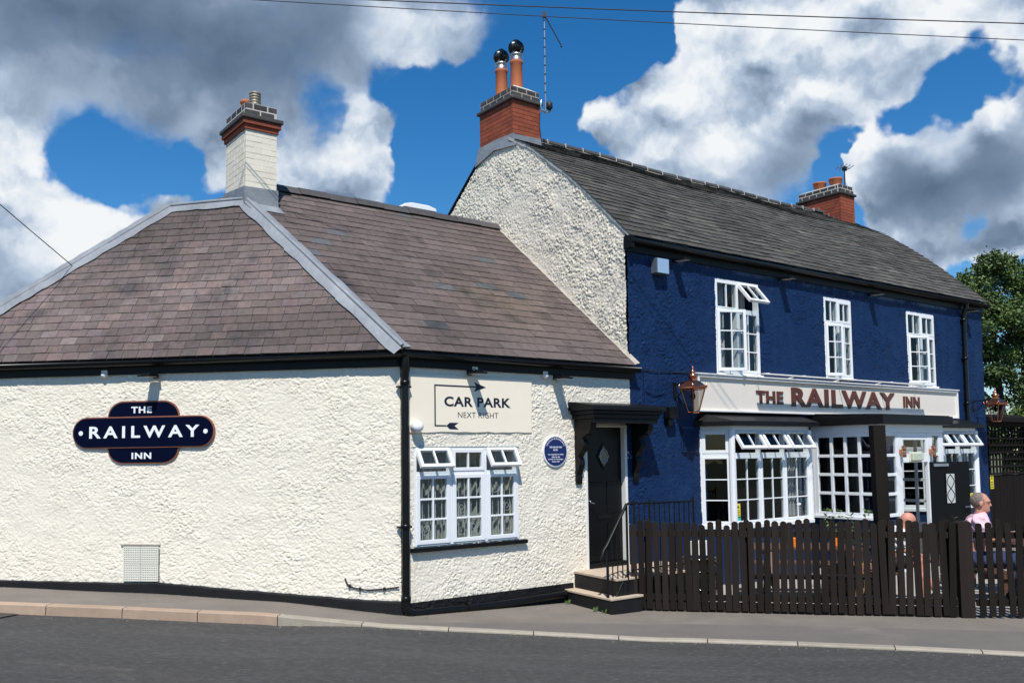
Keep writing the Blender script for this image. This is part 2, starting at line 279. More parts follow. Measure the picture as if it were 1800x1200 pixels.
# ------------------------------------------------------------------ mesh helpers (all geometry is given in world metres)
WLD = {}
class MB:
    def __init__(s): s.v = []; s.f = []; s.sm = []; s.t = []
    def add(s, vs, fs, smooth=False, tint=(1, 1, 1)):
        o = len(s.v); s.v.extend([tuple(map(float, p)) for p in vs])
        for f in fs: s.f.append([o + i for i in f]); s.sm.append(smooth); s.t.append(tint)
        return s
    def box(s, fr, a0, a1, b0, b1, c0, c1, **k):
        vs = [fr(a, b, c) for c in (c0, c1) for b in (b0, b1) for a in (a0, a1)]
        return s.add(vs, [(0, 1, 3, 2), (4, 6, 7, 5), (0, 4, 5, 1), (2, 3, 7, 6), (0, 2, 6, 4), (1, 5, 7, 3)], **k)
    def prism(s, fr, poly, b0, b1, axes='acb', **k):
        """poly in the first two axes of `axes`, extruded along the third"""
        n = len(poly); vs = []
        for b in (b0, b1):
            for x, y in poly:
                d = {axes[0]: x, axes[1]: y, axes[2]: b}; vs.append(fr(d['a'], d['b'], d['c']))
        fs = [tuple(range(n)), tuple(range(2 * n - 1, n - 1, -1))] + [(i, (i + 1) % n, n + (i + 1) % n, n + i) for i in range(n)]
        return s.add(vs, fs, **k)
    def tube(s, pts, r, seg=8, smooth=True, caps=True, **k):
        pts = [np.array(p, float) for p in pts]; n = len(pts); rs = r if isinstance(r, (list, tuple)) else [r] * n
        tang = [pts[min(i + 1, n - 1)] - pts[max(i - 1, 0)] for i in range(n)]
        tang = [t / (np.linalg.norm(t) + 1e-9) for t in tang]
        ref = vec(0, 0, 1) if abs(tang[0][2]) < .9 else vec(1, 0, 0); x = np.cross(tang[0], ref); x /= np.linalg.norm(x); vs = []
        for i in range(n):
            x = x - tang[i] * (x @ tang[i]); x /= np.linalg.norm(x) + 1e-9; y = np.cross(tang[i], x)
            for j in range(seg):
                a = 2 * math.pi * j / seg; vs.append(pts[i] + (x * math.cos(a) + y * math.sin(a)) * rs[i])
        fs = [(i * seg + j, i * seg + (j + 1) % seg, (i + 1) * seg + (j + 1) % seg, (i + 1) * seg + j) for i in range(n - 1) for j in range(seg)]
        s.add(vs, fs, smooth=smooth, **k)
        if caps:
            s.add(vs[:seg], [tuple(range(seg - 1, -1, -1))], **k); s.add(vs[-seg:], [tuple(range(seg))], **k)
        return s
    def lathe(s, c, prof, seg=20, smooth=True, rot=0., **k):
        c = np.array(c, float); vs = []
        for r, z in prof:
            for j in range(seg):
                a = 2 * math.pi * (j + rot) / seg; vs.append(c + vec(r * math.cos(a), r * math.sin(a), z))
        n = len(prof)
        fs = [(i * seg + j, i * seg + (j + 1) % seg, (i + 1) * seg + (j + 1) % seg, (i + 1) * seg + j) for i in range(n - 1) for j in range(seg)]
        s.add(vs, fs, smooth=smooth, **k)
        s.add(vs[:seg], [tuple(range(seg - 1, -1, -1))], **k); s.add(vs[-seg:], [tuple(range(seg))], **k)
        return s
    def build(s, name, material, parent=None, bevel=0., recalc=True, tint=False, origin=None):
        V = np.array(s.v, float)
        if origin is None: origin = vec((V[:, 0].min() + V[:, 0].max()) / 2, (V[:, 1].min() + V[:, 1].max()) / 2, V[:, 2].min())
        me = bpy.data.meshes.new(name); me.from_pydata((V - origin).tolist(), [], s.f)
        me.polygons.foreach_set('use_smooth', s.sm)
        if tint:
            ca = me.color_attributes.new('tint', 'FLOAT_COLOR', 'CORNER'); arr = []
            for f, t in zip(s.f, s.t): arr.extend([t[0], t[1], t[2], 1.] * len(f))
            ca.data.foreach_set('color', arr)
        if recalc:
            bm = bmesh.new(); bm.from_mesh(me); bmesh.ops.recalc_face_normals(bm, faces=bm.faces); bm.to_mesh(me); bm.free()
        me.materials.append(MATS[material])
        return link(name, me, origin, parent, bevel)
def link(name, me, origin, parent=None, bevel=0.):
    o = bpy.data.objects.new(name, me); COL.objects.link(o); WLD[o] = np.array(origin, float)
    o.location = Vector(WLD[o] - (WLD[parent] if parent is not None else 0))
    if parent is not None: o.parent = parent
    if bevel:
        b = o.modifiers.new('bevel', 'BEVEL'); b.width = bevel; b.segments = 2; b.limit_method = 'ANGLE'
    return o
def empty(name, loc, parent=None):
    o = bpy.data.objects.new(name, None); COL.objects.link(o); o.empty_display_size = .1; WLD[o] = np.array(loc, float)
    o.location = Vector(WLD[o] - (WLD[parent] if parent is not None else 0))
    if parent is not None: o.parent = parent
    return o
def tag(o, label, cat, group=None):
    o['label'] = label; o['category'] = cat
    if group: o['group'] = group
    return o
def struct(o): o['kind'] = 'structure'; return o
def stuff(o): o['kind'] = 'stuff'; return o
def raw_mesh(name, V, F, material, parent=None, smooth=False, origin=None):
    V = np.asarray(V, float)
    if origin is None: origin = vec(V[:, 0].mean(), V[:, 1].mean(), V[:, 2].min())
    F = np.asarray(F, np.int32); k = F.shape[1]
    me = bpy.data.meshes.new(name); me.vertices.add(len(V)); me.vertices.foreach_set('co', (V - origin).astype(np.float32).ravel())
    me.loops.add(F.size); me.loops.foreach_set('vertex_index', F.ravel()); me.polygons.add(len(F))
    me.polygons.foreach_set('loop_start', np.arange(0, F.size, k, dtype=np.int32)); me.polygons.foreach_set('loop_total', np.full(len(F), k, np.int32))
    me.polygons.foreach_set('use_smooth', np.full(len(F), smooth)); me.update(calc_edges=True); me.materials.append(MATS[material])
    return link(name, me, origin, parent)

TXT = {}
def text_islands(body, spacing=1., offset=0., res=3):
    if (body, spacing, offset) in TXT: return TXT[(body, spacing, offset)]
    cu = bpy.data.curves.new('t', 'FONT'); cu.body = body; cu.size = 1; cu.space_character = spacing; cu.offset = offset; cu.resolution_u = res
    ob = bpy.data.objects.new('t', cu); COL.objects.link(ob); dg = bpy.context.evaluated_depsgraph_get(); me = bpy.data.meshes.new_from_object(ob.evaluated_get(dg))
    V = np.array([v.co[:2] for v in me.vertices]); F = [list(p.vertices) for p in me.polygons]
    bpy.data.objects.remove(ob); bpy.data.curves.remove(cu); bpy.data.meshes.remove(me)
    par = list(range(len(V)))
    def find(a):
        while par[a] != a: par[a] = par[par[a]]; a = par[a]
        return a
    for f in F:
        for x in f[1:]: par[find(x)] = find(f[0])
    gr = {}
    for f in F: gr.setdefault(find(f[0]), []).append(f)
    TXT[(body, spacing, offset)] = V, sorted(gr.values(), key=lambda fs: min(V[i][0] for f in fs for i in f))
    return TXT[(body, spacing, offset)]
for t_ in (('RAILWAY', 1.45, .025), ('THE', 1.15, .03), ('INN', 1.15, .03), ('CAR PARK', 1.08, .03), ('NEXT RIGHT', 1.03, -.006), ('THE RAILWAY INN', 1., .015), ('RATBY', 1., .015), ('was originally the ticket', 1., .015), ('office for the', 1., .015),
           ('Leicester to Swannington', 1., .015), ('Railway 1832', 1., .015), ('HINCKLEY & BOSWORTH', 1., .01), ('THE', 1.1, .035), ('RAILWAY', 1.12, .035), ('INN', 1.1, .035)): text_islands(*t_)   # outlines first, while the scene is empty

TAB = RNG.random((256, 256))
def vnoise(x, y, seed=0):
    x = x + seed * 17.3; y = y + seed * 9.7
    xi = np.floor(x).astype(int); yi = np.floor(y).astype(int); fx = x - xi; fy = y - yi
    fx = fx * fx * (3 - 2 * fx); fy = fy * fy * (3 - 2 * fy); T = lambda a, b: TAB[a & 255, b & 255]
    return (T(xi, yi) * (1 - fx) + T(xi + 1, yi) * fx) * (1 - fy) + (T(xi, yi + 1) * (1 - fx) + T(xi + 1, yi + 1) * fx) * fy
def roughcast(x, y, amp=1., seed=0):
    """thrown plaster: overlapping curled lumps a few centimetres across"""
    wx = x + .018 * (vnoise(x / .028, y / .028, seed + 1) - .5) * 2; wy = y + .018 * (vnoise(x / .028, y / .028, seed + 2) - .5) * 2
    n1 = vnoise(wx / .036, wy / .023, seed + 3); a = np.clip(1 - np.abs(n1 * 2 - 1) * 1.7, 0, 1)
    n3 = vnoise(wx / .023 + 7, wy / .016, seed + 7); b = np.clip(1 - np.abs(n3 * 2 - 1) * 1.5, 0, 1); e = vnoise(wx / .017, wy / .014, seed + 4)
    c = vnoise(x / .17, y / .17, seed + 5); dd = vnoise(x / 1.1, y / 1.1, seed + 6); flatp = np.clip(vnoise(x / .5, y / .45, seed + 8) * 1.2 + .35, .6, 1.1)
    dens = (.6 + .4 * np.clip((c - .2) * 2, 0, 1)) * flatp
    return amp * ((a ** .7 * .0105 + b * .0090 + e * .0045) * dens + c * .004 + dd * .007)

# ------------------------------------------------------------------ the frames of the place
B = math.radians(52.986)
D_ = vec(math.sin(B), math.cos(B), 0); N_ = vec(math.cos(B), -math.sin(B), 0)      # along the street front, out of it
O_ = vec(1.7052, 13.0, 0)                                                          # where white annexe and blue house meet
def W(u, v, z): return O_ + D_ * u + N_ * v + vec(0, 0, z)
K_ = W(-3.806, 0, 0); AA = math.radians(9)
DA = vec(-math.cos(AA), math.sin(AA), 0); NA = vec(-math.sin(AA), -math.cos(AA), 0)
def A(s, o, z): return K_ + DA * s + NA * o + vec(0, 0, z)
def world(x, y, z): return vec(x, y, z)
def facet(ua, va, ub, vb, base=W):
    L = math.hypot(ub - ua, vb - va); tu, tv = (ub - ua) / L, (vb - va) / L
    return (lambda x, y, z: base(ua + tu * x - tv * y, va + tv * x + tu * y, z)), L
def at(fr, a, b, c):
    return lambda x, y, z: fr(a + x, b + y, c + z)
GX = [-60, -9, -6.5, -4.4, -2.8, -1.4, -.4, .6, 1.5, 60]; GZ = [.6, .46, .43, .37, .29, .16, .10, .04, 0, 0]
def g(x): return float(np.interp(x, GX, GZ))
KX = [-40, -9, -5.84, -4.35, -3.5, -2.64, -1.65, -.6, .59, 1.8, 2.94, 4.0, 4.97, 8, 14, 40]
KY = [15.5, 10.80, 10.27, 10.08, 10.04, 10.02, 9.95, 9.95, 9.93, 9.78, 9.52, 9.22, 8.90, 7.85, 5.6, -5]
def ky(x): return float(np.interp(x, KX, KY))
def kh(x): return float(np.interp(x, [-2.62, -1.65], [.105, .018]))

# ------------------------------------------------------------------ ground, road, pavement, kerb
def strip(name, material, xs, ylo, yhi, zf, ny, jit=0.):
    V = []; nx = len(xs)
    for j in range(ny + 1):
        for x in xs:
            a, b = ylo(x), yhi(x); y = a + (b - a) * (j / ny) ** 1.3; V.append((x, y, zf(x, y) + jit * (vnoise(np.array(x / .9), np.array(y / .9), 3) - .5)))
    F = [(j * nx + i, j * nx + i + 1, (j + 1) * nx + i + 1, (j + 1) * nx + i) for j in range(ny) for i in range(nx - 1)]
    return struct(raw_mesh(name, V, F, material, smooth=True, origin=vec(0, 10, 0)))
struct(MB().add([(-900, -500, -.3), (900, -500, -.3), (900, 1500, -.3), (-900, 1500, -.3)], [(0, 1, 2, 3)]).build('ground', 'earth'))
xs = list(np.unique(np.round(np.concatenate([np.linspace(-40, -10, 16), np.arange(-10, 12, .2), np.linspace(12, 40, 15)]), 3)))
strip('road', 'tarmac_road', xs, lambda x: ky(x) - 16, lambda x: ky(x) - .002, lambda x, y: g(x) - kh(x), 14, .012)
strip('pavement', 'tarmac_path', xs, lambda x: ky(x) + .124, lambda x: max(26, ky(x) + 14), lambda x, y: g(x), 40, .008)
xp = [x for x in xs if -1.2 <= x <= 14]
strip('pavement_repair', 'tarmac_patch', xp, lambda x: ky(x) + .135, lambda x: ky(x) + float(np.interp(x, [-1.2, 1.2, 3, 5.3, 8, 14], [.28, .85, 1.05, 1.25, 1.5, 2])) + .02 * math.sin(x * 7), lambda x, y: g(x) + .005, 8, .008)
def ground_patch(name, material, poly, zf):
    pts = []
    for (xa, ya), (xb, yb) in zip(poly, poly[1:] + poly[:1]):
        for i in range(10): t = i / 10; pts.append((xa + (xb - xa) * t + random.uniform(-.012, .012), ya + (yb - ya) * t + random.uniform(-.012, .012)))
    return struct(MB().add([vec(x, y, zf(x)) for x, y in pts], [tuple(range(len(pts)))]).build(name, material, None, recalc=False))
mat('road_old', (.098, .092, .086), .92, (.062, .060, .058), 5, 1.2, bump=1., bscale=40, bdist=.03, spec=.2, stain=(.15, .135, .12), stain_scale=4, stain_lo=.55, stain_hi=.8)
ground_patch('road_patch', 'road_old', [(-7.5, 8.35), (-5.0, 8.15), (-2.9, 7.75), (-2.2, 7.45), (-2.6, 6.9), (-7.5, 6.9)], lambda x: g(x) - kh(x) + .012)
ground_patch('road_patch', 'road_old', [(-8.8, 10.75), (-5.55, 10.20), (-5.75, 9.7), (-6.4, 9.2), (-8.8, 9.2)], lambda x: g(x) - kh(x) + .012)
kerb = empty('kerb', (0, 10, 0)); kerb['kind'] = 'structure'
def kerb_stone(x0, x1, material):
    mb = MB(); n = 4; q = []
    for i in range(n + 1):
        x = x0 + (x1 - x0) * i / n; y = ky(x); t = (ky(x + .05) - ky(x - .05)) / .1; nn = vec(-t, 1, 0) / math.hypot(1, t)
        zt = g(x) + .004; zb = g(x) - kh(x) - .05; p = vec(x, y, 0)
        q.append([p + vec(0, 0, zb), p + nn * .006 + vec(0, 0, zt - .012), p + nn * .02 + vec(0, 0, zt), p + nn * .128 + vec(0, 0, zt + .001), p + nn * .128 + vec(0, 0, zb)])
    vs = [p for c in q for p in c]
    fs = [(i * 5 + j, (i + 1) * 5 + j, (i + 1) * 5 + j + 1, i * 5 + j + 1) for i in range(n) for j in range(4)] + [(0, 1, 2, 3, 4), tuple(n * 5 + j for j in (4, 3, 2, 1, 0))]
    return mb.add(vs, fs).build('kerb_stone', material, kerb)
kx = [-9.9, -8.95, -8.0, -7.1, -6.18, -5.27, -4.36, -3.51, -2.62, -1.68, -.73, .2, 1.12, 2.05, 2.95, 3.86, 4.62, 5.5, 6.4, 7.3, 8.2, 9.1]
for a, b in zip(kx[:-1], kx[1:]):
    kerb_stone(a + .005, b - .005, 'kerb_pink' if b < -2.6 else 'kerb_pale')

# ------------------------------------------------------------------ walls with thrown render
def grid_axis(lo, hi, res, cuts):
    pts = sorted({lo, hi, *[c for c in cuts if lo < c < hi]}); out = []
    for a, b in zip(pts[:-1], pts[1:]):
        n = max(1, int(round((b - a) / res))); out += list(np.linspace(a, b, n + 1)[:-1])
    return np.array(out + [hi])
def render_wall(name, fr, x0, x1, z0, z1, holes, res, amp, material, parent, seed, keep=None, reveal=.22, smoothz=None):
    X = grid_axis(x0, x1, res, [h[0] for h in holes] + [h[1] for h in holes]); Z = grid_axis(z0, z1, res, [h[2] for h in holes] + [h[3] for h in holes])
    gx, gz = np.meshgrid(X, Z); h = roughcast(gx, gz, amp, seed)
    P0 = np.array([fr(0, 0, 0), fr(1, 0, 0), fr(0, 1, 0)]); e1 = P0[1] - P0[0]; e2 = P0[2] - P0[0]
    V = P0[0] + gx[..., None] * e1 + h[..., None] * e2 + gz[..., None] * vec(0, 0, 1)
    nz, nx = gx.shape; idx = np.arange(nz * nx).reshape(nz, nx)
    F = np.stack([idx[:-1, :-1], idx[:-1, 1:], idx[1:, 1:], idx[1:, :-1]], -1).reshape(-1, 4)
    cx = ((gx[:-1, :-1] + gx[1:, 1:]) / 2).ravel(); cz = ((gz[:-1, :-1] + gz[1:, 1:]) / 2).ravel(); ok = np.ones(len(cx), bool)
    for a, b, c, d in holes: ok &= ~((cx > a) & (cx < b) & (cz > c) & (cz < d))
    if keep is not None: ok &= keep(cx, cz)
    V = V.reshape(-1, 3); F = F[ok]; extra = []; ef = []
    for a, b, c, d in holes:
        for p, q in (((a, c), (a, d)), ((b, c), (b, d)), ((a, c), (b, c)), ((a, d), (b, d))):
            o = len(V) + len(extra); extra += [fr(p[0], .012, p[1]), fr(q[0], .012, q[1]), fr(q[0], -reveal, q[1]), fr(p[0], -reveal, p[1])]; ef.append((o, o + 1, o + 2, o + 3))
    if extra: V = np.vstack([V, np.array(extra)]); F = np.vstack([F, np.array(ef)])
    o = raw_mesh(name, V, F, material, parent, smooth=True)
    return o
def quad(name, pts, material, parent): return MB().add(pts, [tuple(range(len(pts)))]).build(name, material, parent, recalc=False)

# ------------------------------------------------------------------ roofs laid slate by slate
def clip_poly(poly, edges):
    for (p, q) in edges:                                   # keep the left of p->q
        out = []; n = len(poly)
        if n < 3: return []
        side = lambda r: (q[0] - p[0]) * (r[1] - p[1]) - (q[1] - p[1]) * (r[0] - p[0])
        for i in range(n):
            a, b = poly[i], poly[(i + 1) % n]; sa, sb = side(a), side(b)
            if sa >= 0: out.append(a)
            if (sa >= 0) != (sb >= 0):
                t = sa / (sa - sb); out.append((a[0] + (b[0] - a[0]) * t, a[1] + (b[1] - a[1]) * t))
        poly = out
    return poly
def slates(surf, region, gauge, width, material, part, thick, jit, tintf, n_single=300, lap=1.75, start=0):
    """surf(a,b,h): a along the eaves, b up the slope, h off the roof; region: convex polygon, counter-clockwise in (a,b)"""
    edges = list(zip(region, region[1:] + region[:1])); bl = [p[1] for p in region]; al = [p[0] for p in region]; items = []
    rows = int((max(bl) - min(bl)) / gauge) + 1
    for r in range(rows):
        b0 = min(bl) + r * gauge; a = min(al) - width * (r % 2) * .5 - random.random() * .03
        while a < max(al):
            w = width * random.uniform(.9, 1.1); db = random.uniform(-1, 1) * jit; da = random.uniform(-1, 1) * .004
            quadp = [(a + .002, b0 + db + da), (a + w - .003, b0 + db - da), (a + w - .003, b0 + gauge * lap), (a + .002, b0 + gauge * lap)]
            pc = clip_poly(quadp, edges)
            if len(pc) >= 3:
                ar = abs(sum(pc[i][0] * pc[(i + 1) % len(pc)][1] - pc[(i + 1) % len(pc)][0] * pc[i][1] for i in range(len(pc)))) / 2
                if ar > .0015: items.append((pc, b0 + db, r, a + w / 2, random.uniform(0, 1) ** 2 * thick * .8))
            a += w
    def shape(it, mb):
        pc, b0, r, ac, lift = it; n = len(pc); top = []; bot = []
        for (a, b) in pc:
            f = max(0, min(1, (b - b0) / (gauge * lap))); h = (thick * 2.1 + lift) * (1 - f) + thick * .15
            top.append(surf(a, b, h)); bot.append(surf(a, b, max(.001, h - thick)))
        mb.add(top + bot, [tuple(range(n))] + [(i, n + i, n + (i + 1) % n, (i + 1) % n) for i in range(n)], tint=tintf(ac, b0))
    items.sort(key=lambda it: np.linalg.norm(surf(it[3], it[1], 0) - CAM))
    rest = MB()
    for i, it in enumerate(items):
        if i < n_single:
            mb = MB(); shape(it, mb); mb.build('slate', material, part, tint=True)
        else: shape(it, rest)
    if rest.f: stuff(rest.build('slates', material, part, tint=True))
def plane_surf(p0, ea, eb):
    ea = np.array(ea, float); eb = np.array(eb, float); nn = np.cross(ea, eb); nn /= np.linalg.norm(nn)
    if nn[2] < 0: nn = -nn
    return lambda a, b, h: p0 + ea * a + eb * b + nn * h

# ================================================================== THE WHITE ANNEXE
annexe = tag(empty('white_annexe', W(-2, -1.5, 0)), 'low white roughcast annexe with purple slate hipped roof and white chimney', 'building')
WB = (-3.64, -2.07, .93, 2.115)                                    # ground floor window on the street face
DR = (-.885, -.105, .43, 2.42)                                      # front door
render_wall('wall', lambda x, y, z: A(-x, y, z), -6.45, 0.0, .05, 3.22, [], .0086, .78, 'white_render', annexe, 1)
render_wall('wall', W, -3.806, 0.0, -.05, 3.24, [WB, DR], .0086, .78, 'white_render', annexe, 2)
mbw = MB(); L0 = A(6.45, 0, 0); L1 = W(-7.6, -6.6, 0); L2 = W(0, -6.6, 0)
for p, q in ((L0, L1), (L1, L2)): mbw.add([p, q, q + vec(0, 0, 3.3), p + vec(0, 0, 3.3)], [(0, 1, 2, 3)])
mbw.build('wall', 'white_render', annexe, recalc=False)
fl = MB().add([A(6.4, -.05, .2), K_ + vec(.05, .1, .2), W(-.05, -.1, .2), W(-.05, -6.5, .2), L1 + vec(.1, -.1, .2)], [(0, 1, 2, 3, 4)]); fl.build('floor', 'floor_wood', annexe)
# plinths painted black
def plinth(fr, tops, zb, th, parent, material):
    n = 3; mb = MB(); pts = []
    xsn = np.linspace(tops[0][0], tops[-1][0], 70)
    for x in xsn:
        zt = float(np.interp(x, [t[0] for t in tops], [t[1] for t in tops])) + .008 * (random.random() - .5)
        pts.append([fr(x, -.01, zt), fr(x, th - .006, zt - .004), fr(x, th + .003 * random.random(), zt - .02), fr(x, th, zb)])
    vs = [p for c in pts for p in c]; mb.add(vs, [(i * 4 + j, (i + 1) * 4 + j, (i + 1) * 4 + j + 1, i * 4 + j + 1) for i in range(len(xsn) - 1) for j in range(3)])
    return mb.build('plinth', material, parent, recalc=False)
plinth(lambda x, y, z: A(-x, y, z), [(-6.45, .53), (-5.28, .52), (-4.48, .512), (-3.6, .498), (-3.09, .512), (-2.19, .442), (-1.46, .395), (-.46, .33), (.035, .315)], -.05, .045, annexe, 'black_plinth')
render_wall('plinth', at(W, 0, .034, 0), -3.83, -1.17, -.08, .285, [], .015, .9, 'black_plinth', annexe, 9)

# roofs: hipped slope over the long face, slope over the street face
ridge_v, ridge_z, eave_v, eave_z = -3.2, 6.02, .17, 3.27
eb = vec(*(N_ * (ridge_v - eave_v))) + vec(0, 0, ridge_z - eave_z); lenB = np.linalg.norm(eb); eb /= lenB
surfB = plane_surf(W(0, eave_v, eave_z), D_, eb)
HT = vec(*W(-4.741, -2.635, 5.562))                                  # head of the right hip
HL = A(3.664, -1.146, 5.543)                                       # head of the left hip
oA = (HT - K_) @ NA; sA = (HT - K_) @ DA
ebA = vec(*(NA * (oA - .17))) + vec(0, 0, HT[2] - eave_z); lenA = np.linalg.norm(ebA); ebA /= lenA
surfA = plane_surf(A(0, .17, eave_z), -DA, ebA)
EC = W(-3.88, eave_v, eave_z)                                            # eaves corner
HB = A(6.55, .17, eave_z)
rB = W(-4.15, ridge_v, ridge_z)
mb = MB()
mb.add([W(0.02, ridge_v, ridge_z), rB, W(-6.2, -6.7, eave_z), W(0.02, -6.7, eave_z)], [(0, 1, 2, 3)])
mb.add([rB, HT, HL, W(-7.0, -5.6, 4.3), W(-6.2, -6.7, eave_z)], [(0, 1, 2), (0, 2, 3), (0, 3, 4)])
mb.add([HL, HB, W(-7.75, -6.7, eave_z), W(-7.0, -5.6, 4.3)], [(0, 1, 2, 3)]); mb.add([W(-7.0, -5.6, 4.3), W(-7.75, -6.7, eave_z), W(-6.2, -6.7, eave_z)], [(0, 1, 2)])
mb.build('roof_back', 'slate_grey', annexe, recalc=False, tint=True)
def tintA(a, b):
    v = random.gauss(1., .095); h = random.random(); big = float(vnoise(np.array(a / .9 + 5), np.array(b / .6), 12)); v *= .72 + .56 * big
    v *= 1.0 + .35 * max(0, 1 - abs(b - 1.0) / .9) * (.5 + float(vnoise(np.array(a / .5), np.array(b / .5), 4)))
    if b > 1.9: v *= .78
    if h < .03: return (v * 1.3, v * 1.36, v * 1.36)
    if h < .07: return (v * 1.22, v * 1.16, v * 1.1)
    return (v * random.uniform(.95, 1.06), v, v * random.uniform(.93, 1.05))
def tintB(a, b):
    v = random.gauss(1.02, .10); big = float(vnoise(np.array(a / 1.1 + 2), np.array(b / .9), 22)); v *= .8 + .42 * big
    if random.random() < .03: return (v * .85, v * 1.15, v * 1.25)
    br = max(0, 1 - abs(a + 1.6) / 1.4) * max(0, 1 - abs(b - 1.4) / 1.2)
    return (v * (1.0 + .12 * br), v * (1 + .08 * br), v * (.97 - .12 * br))
def ab(surf_o, ea, ebv, P): q = np.array(P) - surf_o; return (float(q @ ea), float(q @ ebv))
oA0 = A(0, .17, eave_z); regA = [ab(oA0, -DA, ebA, p) for p in (HB, EC, HT, HL)]; regA[0] = (regA[0][0], 0); regA[1] = (regA[1][0], 0)
oB0 = W(0, eave_v, eave_z); regB = [ab(oB0, D_, eb, p) for p in (EC, W(.0, eave_v, eave_z), W(.0, ridge_v, ridge_z), rB, HT)]; regB[0] = (regB[0][0], 0)
roofA = MB().add([surfA(a, b, -.02) for a, b in regA], [(0, 1, 2, 3)]).build('roof_slope', 'roof_deck', annexe, recalc=False)
roofB = MB().add([surfB(a, b, -.02) for a, b in regB], [(0, 1, 2, 3, 4)]).build('roof_slope', 'roof_deck', annexe, recalc=False)
slates(surfA, regA, .122, .205, 'slate_purple', roofA, .0062, .005, tintA, 200)
slates(surfB, regB, .185, .33, 'slate_purple', roofB, .0065, .006, tintB, 100)
# lead over hips and top of the front slope
def lead_strip(name, p, q, side1, side2, w, parent, nseg=3, roll=.028):
    """two wings down the neighbouring slopes and a roll on the line, in overlapping lengths"""
    p, q = np.array(p), np.array(q); dr = (q - p) / np.linalg.norm(q - p); Ln = np.linalg.norm(q - p)
    for i in range(nseg):
        a = p + dr * (Ln * i / nseg - (.04 if i else 0)); b = p + dr * Ln * (i + 1) / nseg; mb = MB(); h = .022 + .007 * (nseg - i) * .6
        for sd in (side1, side2):
            sd = np.array(sd) - dr * (np.array(sd) @ dr); sd /= np.linalg.norm(sd); up = np.cross(dr, sd); up = up if up[2] > 0 else -up; vs = []
            for k in range(9):
                c = a + (b - a) * k / 8; j = random.uniform(-.012, .012); k2 = random.uniform(0, .006)
                vs += [c + up * (h + .004), c + sd * (w * .5) + up * (h + k2), c + sd * (w + j) + up * (h - .004)]
            mb.add(vs, [(m * 3 + n_, m * 3 + n_ + 1, (m + 1) * 3 + n_ + 1, (m + 1) * 3 + n_) for m in range(8) for n_ in range(2)], smooth=True)
        mb.tube([a + vec(0, 0, h + .012), (a + b) / 2 + vec(0, 0, h + .014), b + vec(0, 0, h + .012)], roll, 8)
        mb.build(name, 'lead', parent, recalc=False)
lead_strip('hip_flashing', EC + (HT - EC) * .0, HT + vec(0, 0, .03), DA, D_, .125, annexe, 3)
lead_strip('hip_flashing', HB, HL, -DA, W(-1, -1, 0) - W(0, 0, 0), .115, annexe, 4)
lead_strip('ridge_flashing', HL, HT + vec(0, 0, .02), -ebA, ebA * vec(1, 1, 0), .10, annexe, 1)
# ridge tiles on the annexe
for i in range(9):
    u0 = -4.2 + i * .47; mb = MB(); u1 = min(u0 + .462, .0)
    prof = [(.15, -.10), (.09, -.02), (0, .035), (-.09, -.02), (-.15, -.10)]; vs = []
    for u in (u0, u1):
        for v, z in prof: vs.append(W(u, ridge_v + v, ridge_z + z + .03 + (.008 if i % 2 else 0)))
    mb.add(vs, [(j, j + 1, 6 + j, 5 + j) for j in range(4)] + [(0, 1, 2, 3, 4), (9, 8, 7, 6, 5)]); mb.build('ridge_tile', 'ridge_dark', annexe)
# fascia boards and gutters
def gutter(fr, x0, x1, z, parent, v=.10, r=.062, fz=.16):
    MB().box(fr, x0, x1, .012, .045, z - fz, z + .01).build('fascia', 'black_paint', parent, bevel=.004)
    mb = MB(); vs = []
    for x in (x0 - .02, x1 + .02):
        for k in range(9):
            a = math.pi + math.pi * k / 8; vs.append(fr(x, v + .012 + r * math.cos(a), z + r * 1.05 * math.sin(a)))
        for k in range(9):
            a = 2 * math.pi - math.pi * k / 8; vs.append(fr(x, v + .012 + (r - .008) * math.cos(a), z + .002 + (r - .008) * 1.05 * math.sin(a)))
    mb.add(vs, [(k, (k + 1) % 18, 18 + (k + 1) % 18, 18 + k) for k in range(18)] + [tuple(range(18)), tuple(range(35, 17, -1))], smooth=True)
    return mb.build('gutter', 'black_plastic', parent, recalc=False)
gutter(lambda x, y, z: A(-x, y, z), -6.5, .06, 3.245, annexe); gutter(W, -3.86, .075, 3.245, annexe)
# the chimney, brick by brick
def brick_stack(part, u0, u1, v0, v1, z0, z1, bm, jm, course=.075, bl=.225, proud=.005, jw=.01):
    """only the outer leaf: u0..u1 along the front, v0..v1 through the house"""
    MB().box(W, u0 + proud, u1 - proud, v0 + proud, v1 - proud, z0, z1 - .004).build('joints', jm, part)
    n = int(round((z1 - z0) / course)); ch = (z1 - z0) / n
    for i in range(n):
        za, zb = z0 + i * ch + jw / 2, z0 + (i + 1) * ch - jw / 2; off = bl / 2 if i % 2 else 0
        def run(a0, a1, fn, flip):
            x = a0 - (off if flip else bl / 2 - off)
            while x < a1 - .02:
                p, q = max(a0, x) + jw / 2, min(a1, x + bl) - jw / 2
                if q - p > .03: fn(p, q, random.uniform(-.0015, .0015))
                x += bl
        dpt = .05
        run(u0, u1, lambda p, q, j: MB().box(W, p if p > u0 + jw else u0, q if q < u1 - jw else u1, v1 - dpt, v1 + j, za, zb).build('brick', bm, part), True)
        run(v0, v1 - dpt - jw, lambda p, q, j: MB().box(W, u0 - j, u0 + dpt, p, q, za, zb).build('brick', bm, part), False)
        MB().box(W, u1 - dpt, u1 + .001, v0 + .001, v1 - dpt - jw, za, zb).build('brick', bm, part)
CH = empty('chimney', W(-4.53, -3, 5.5), annexe)
brick_stack(CH, -4.76, -4.31, -3.40, -2.60, 5.45, 6.60, 'brick_white', 'brick_white', .082, .24, .003, .007)
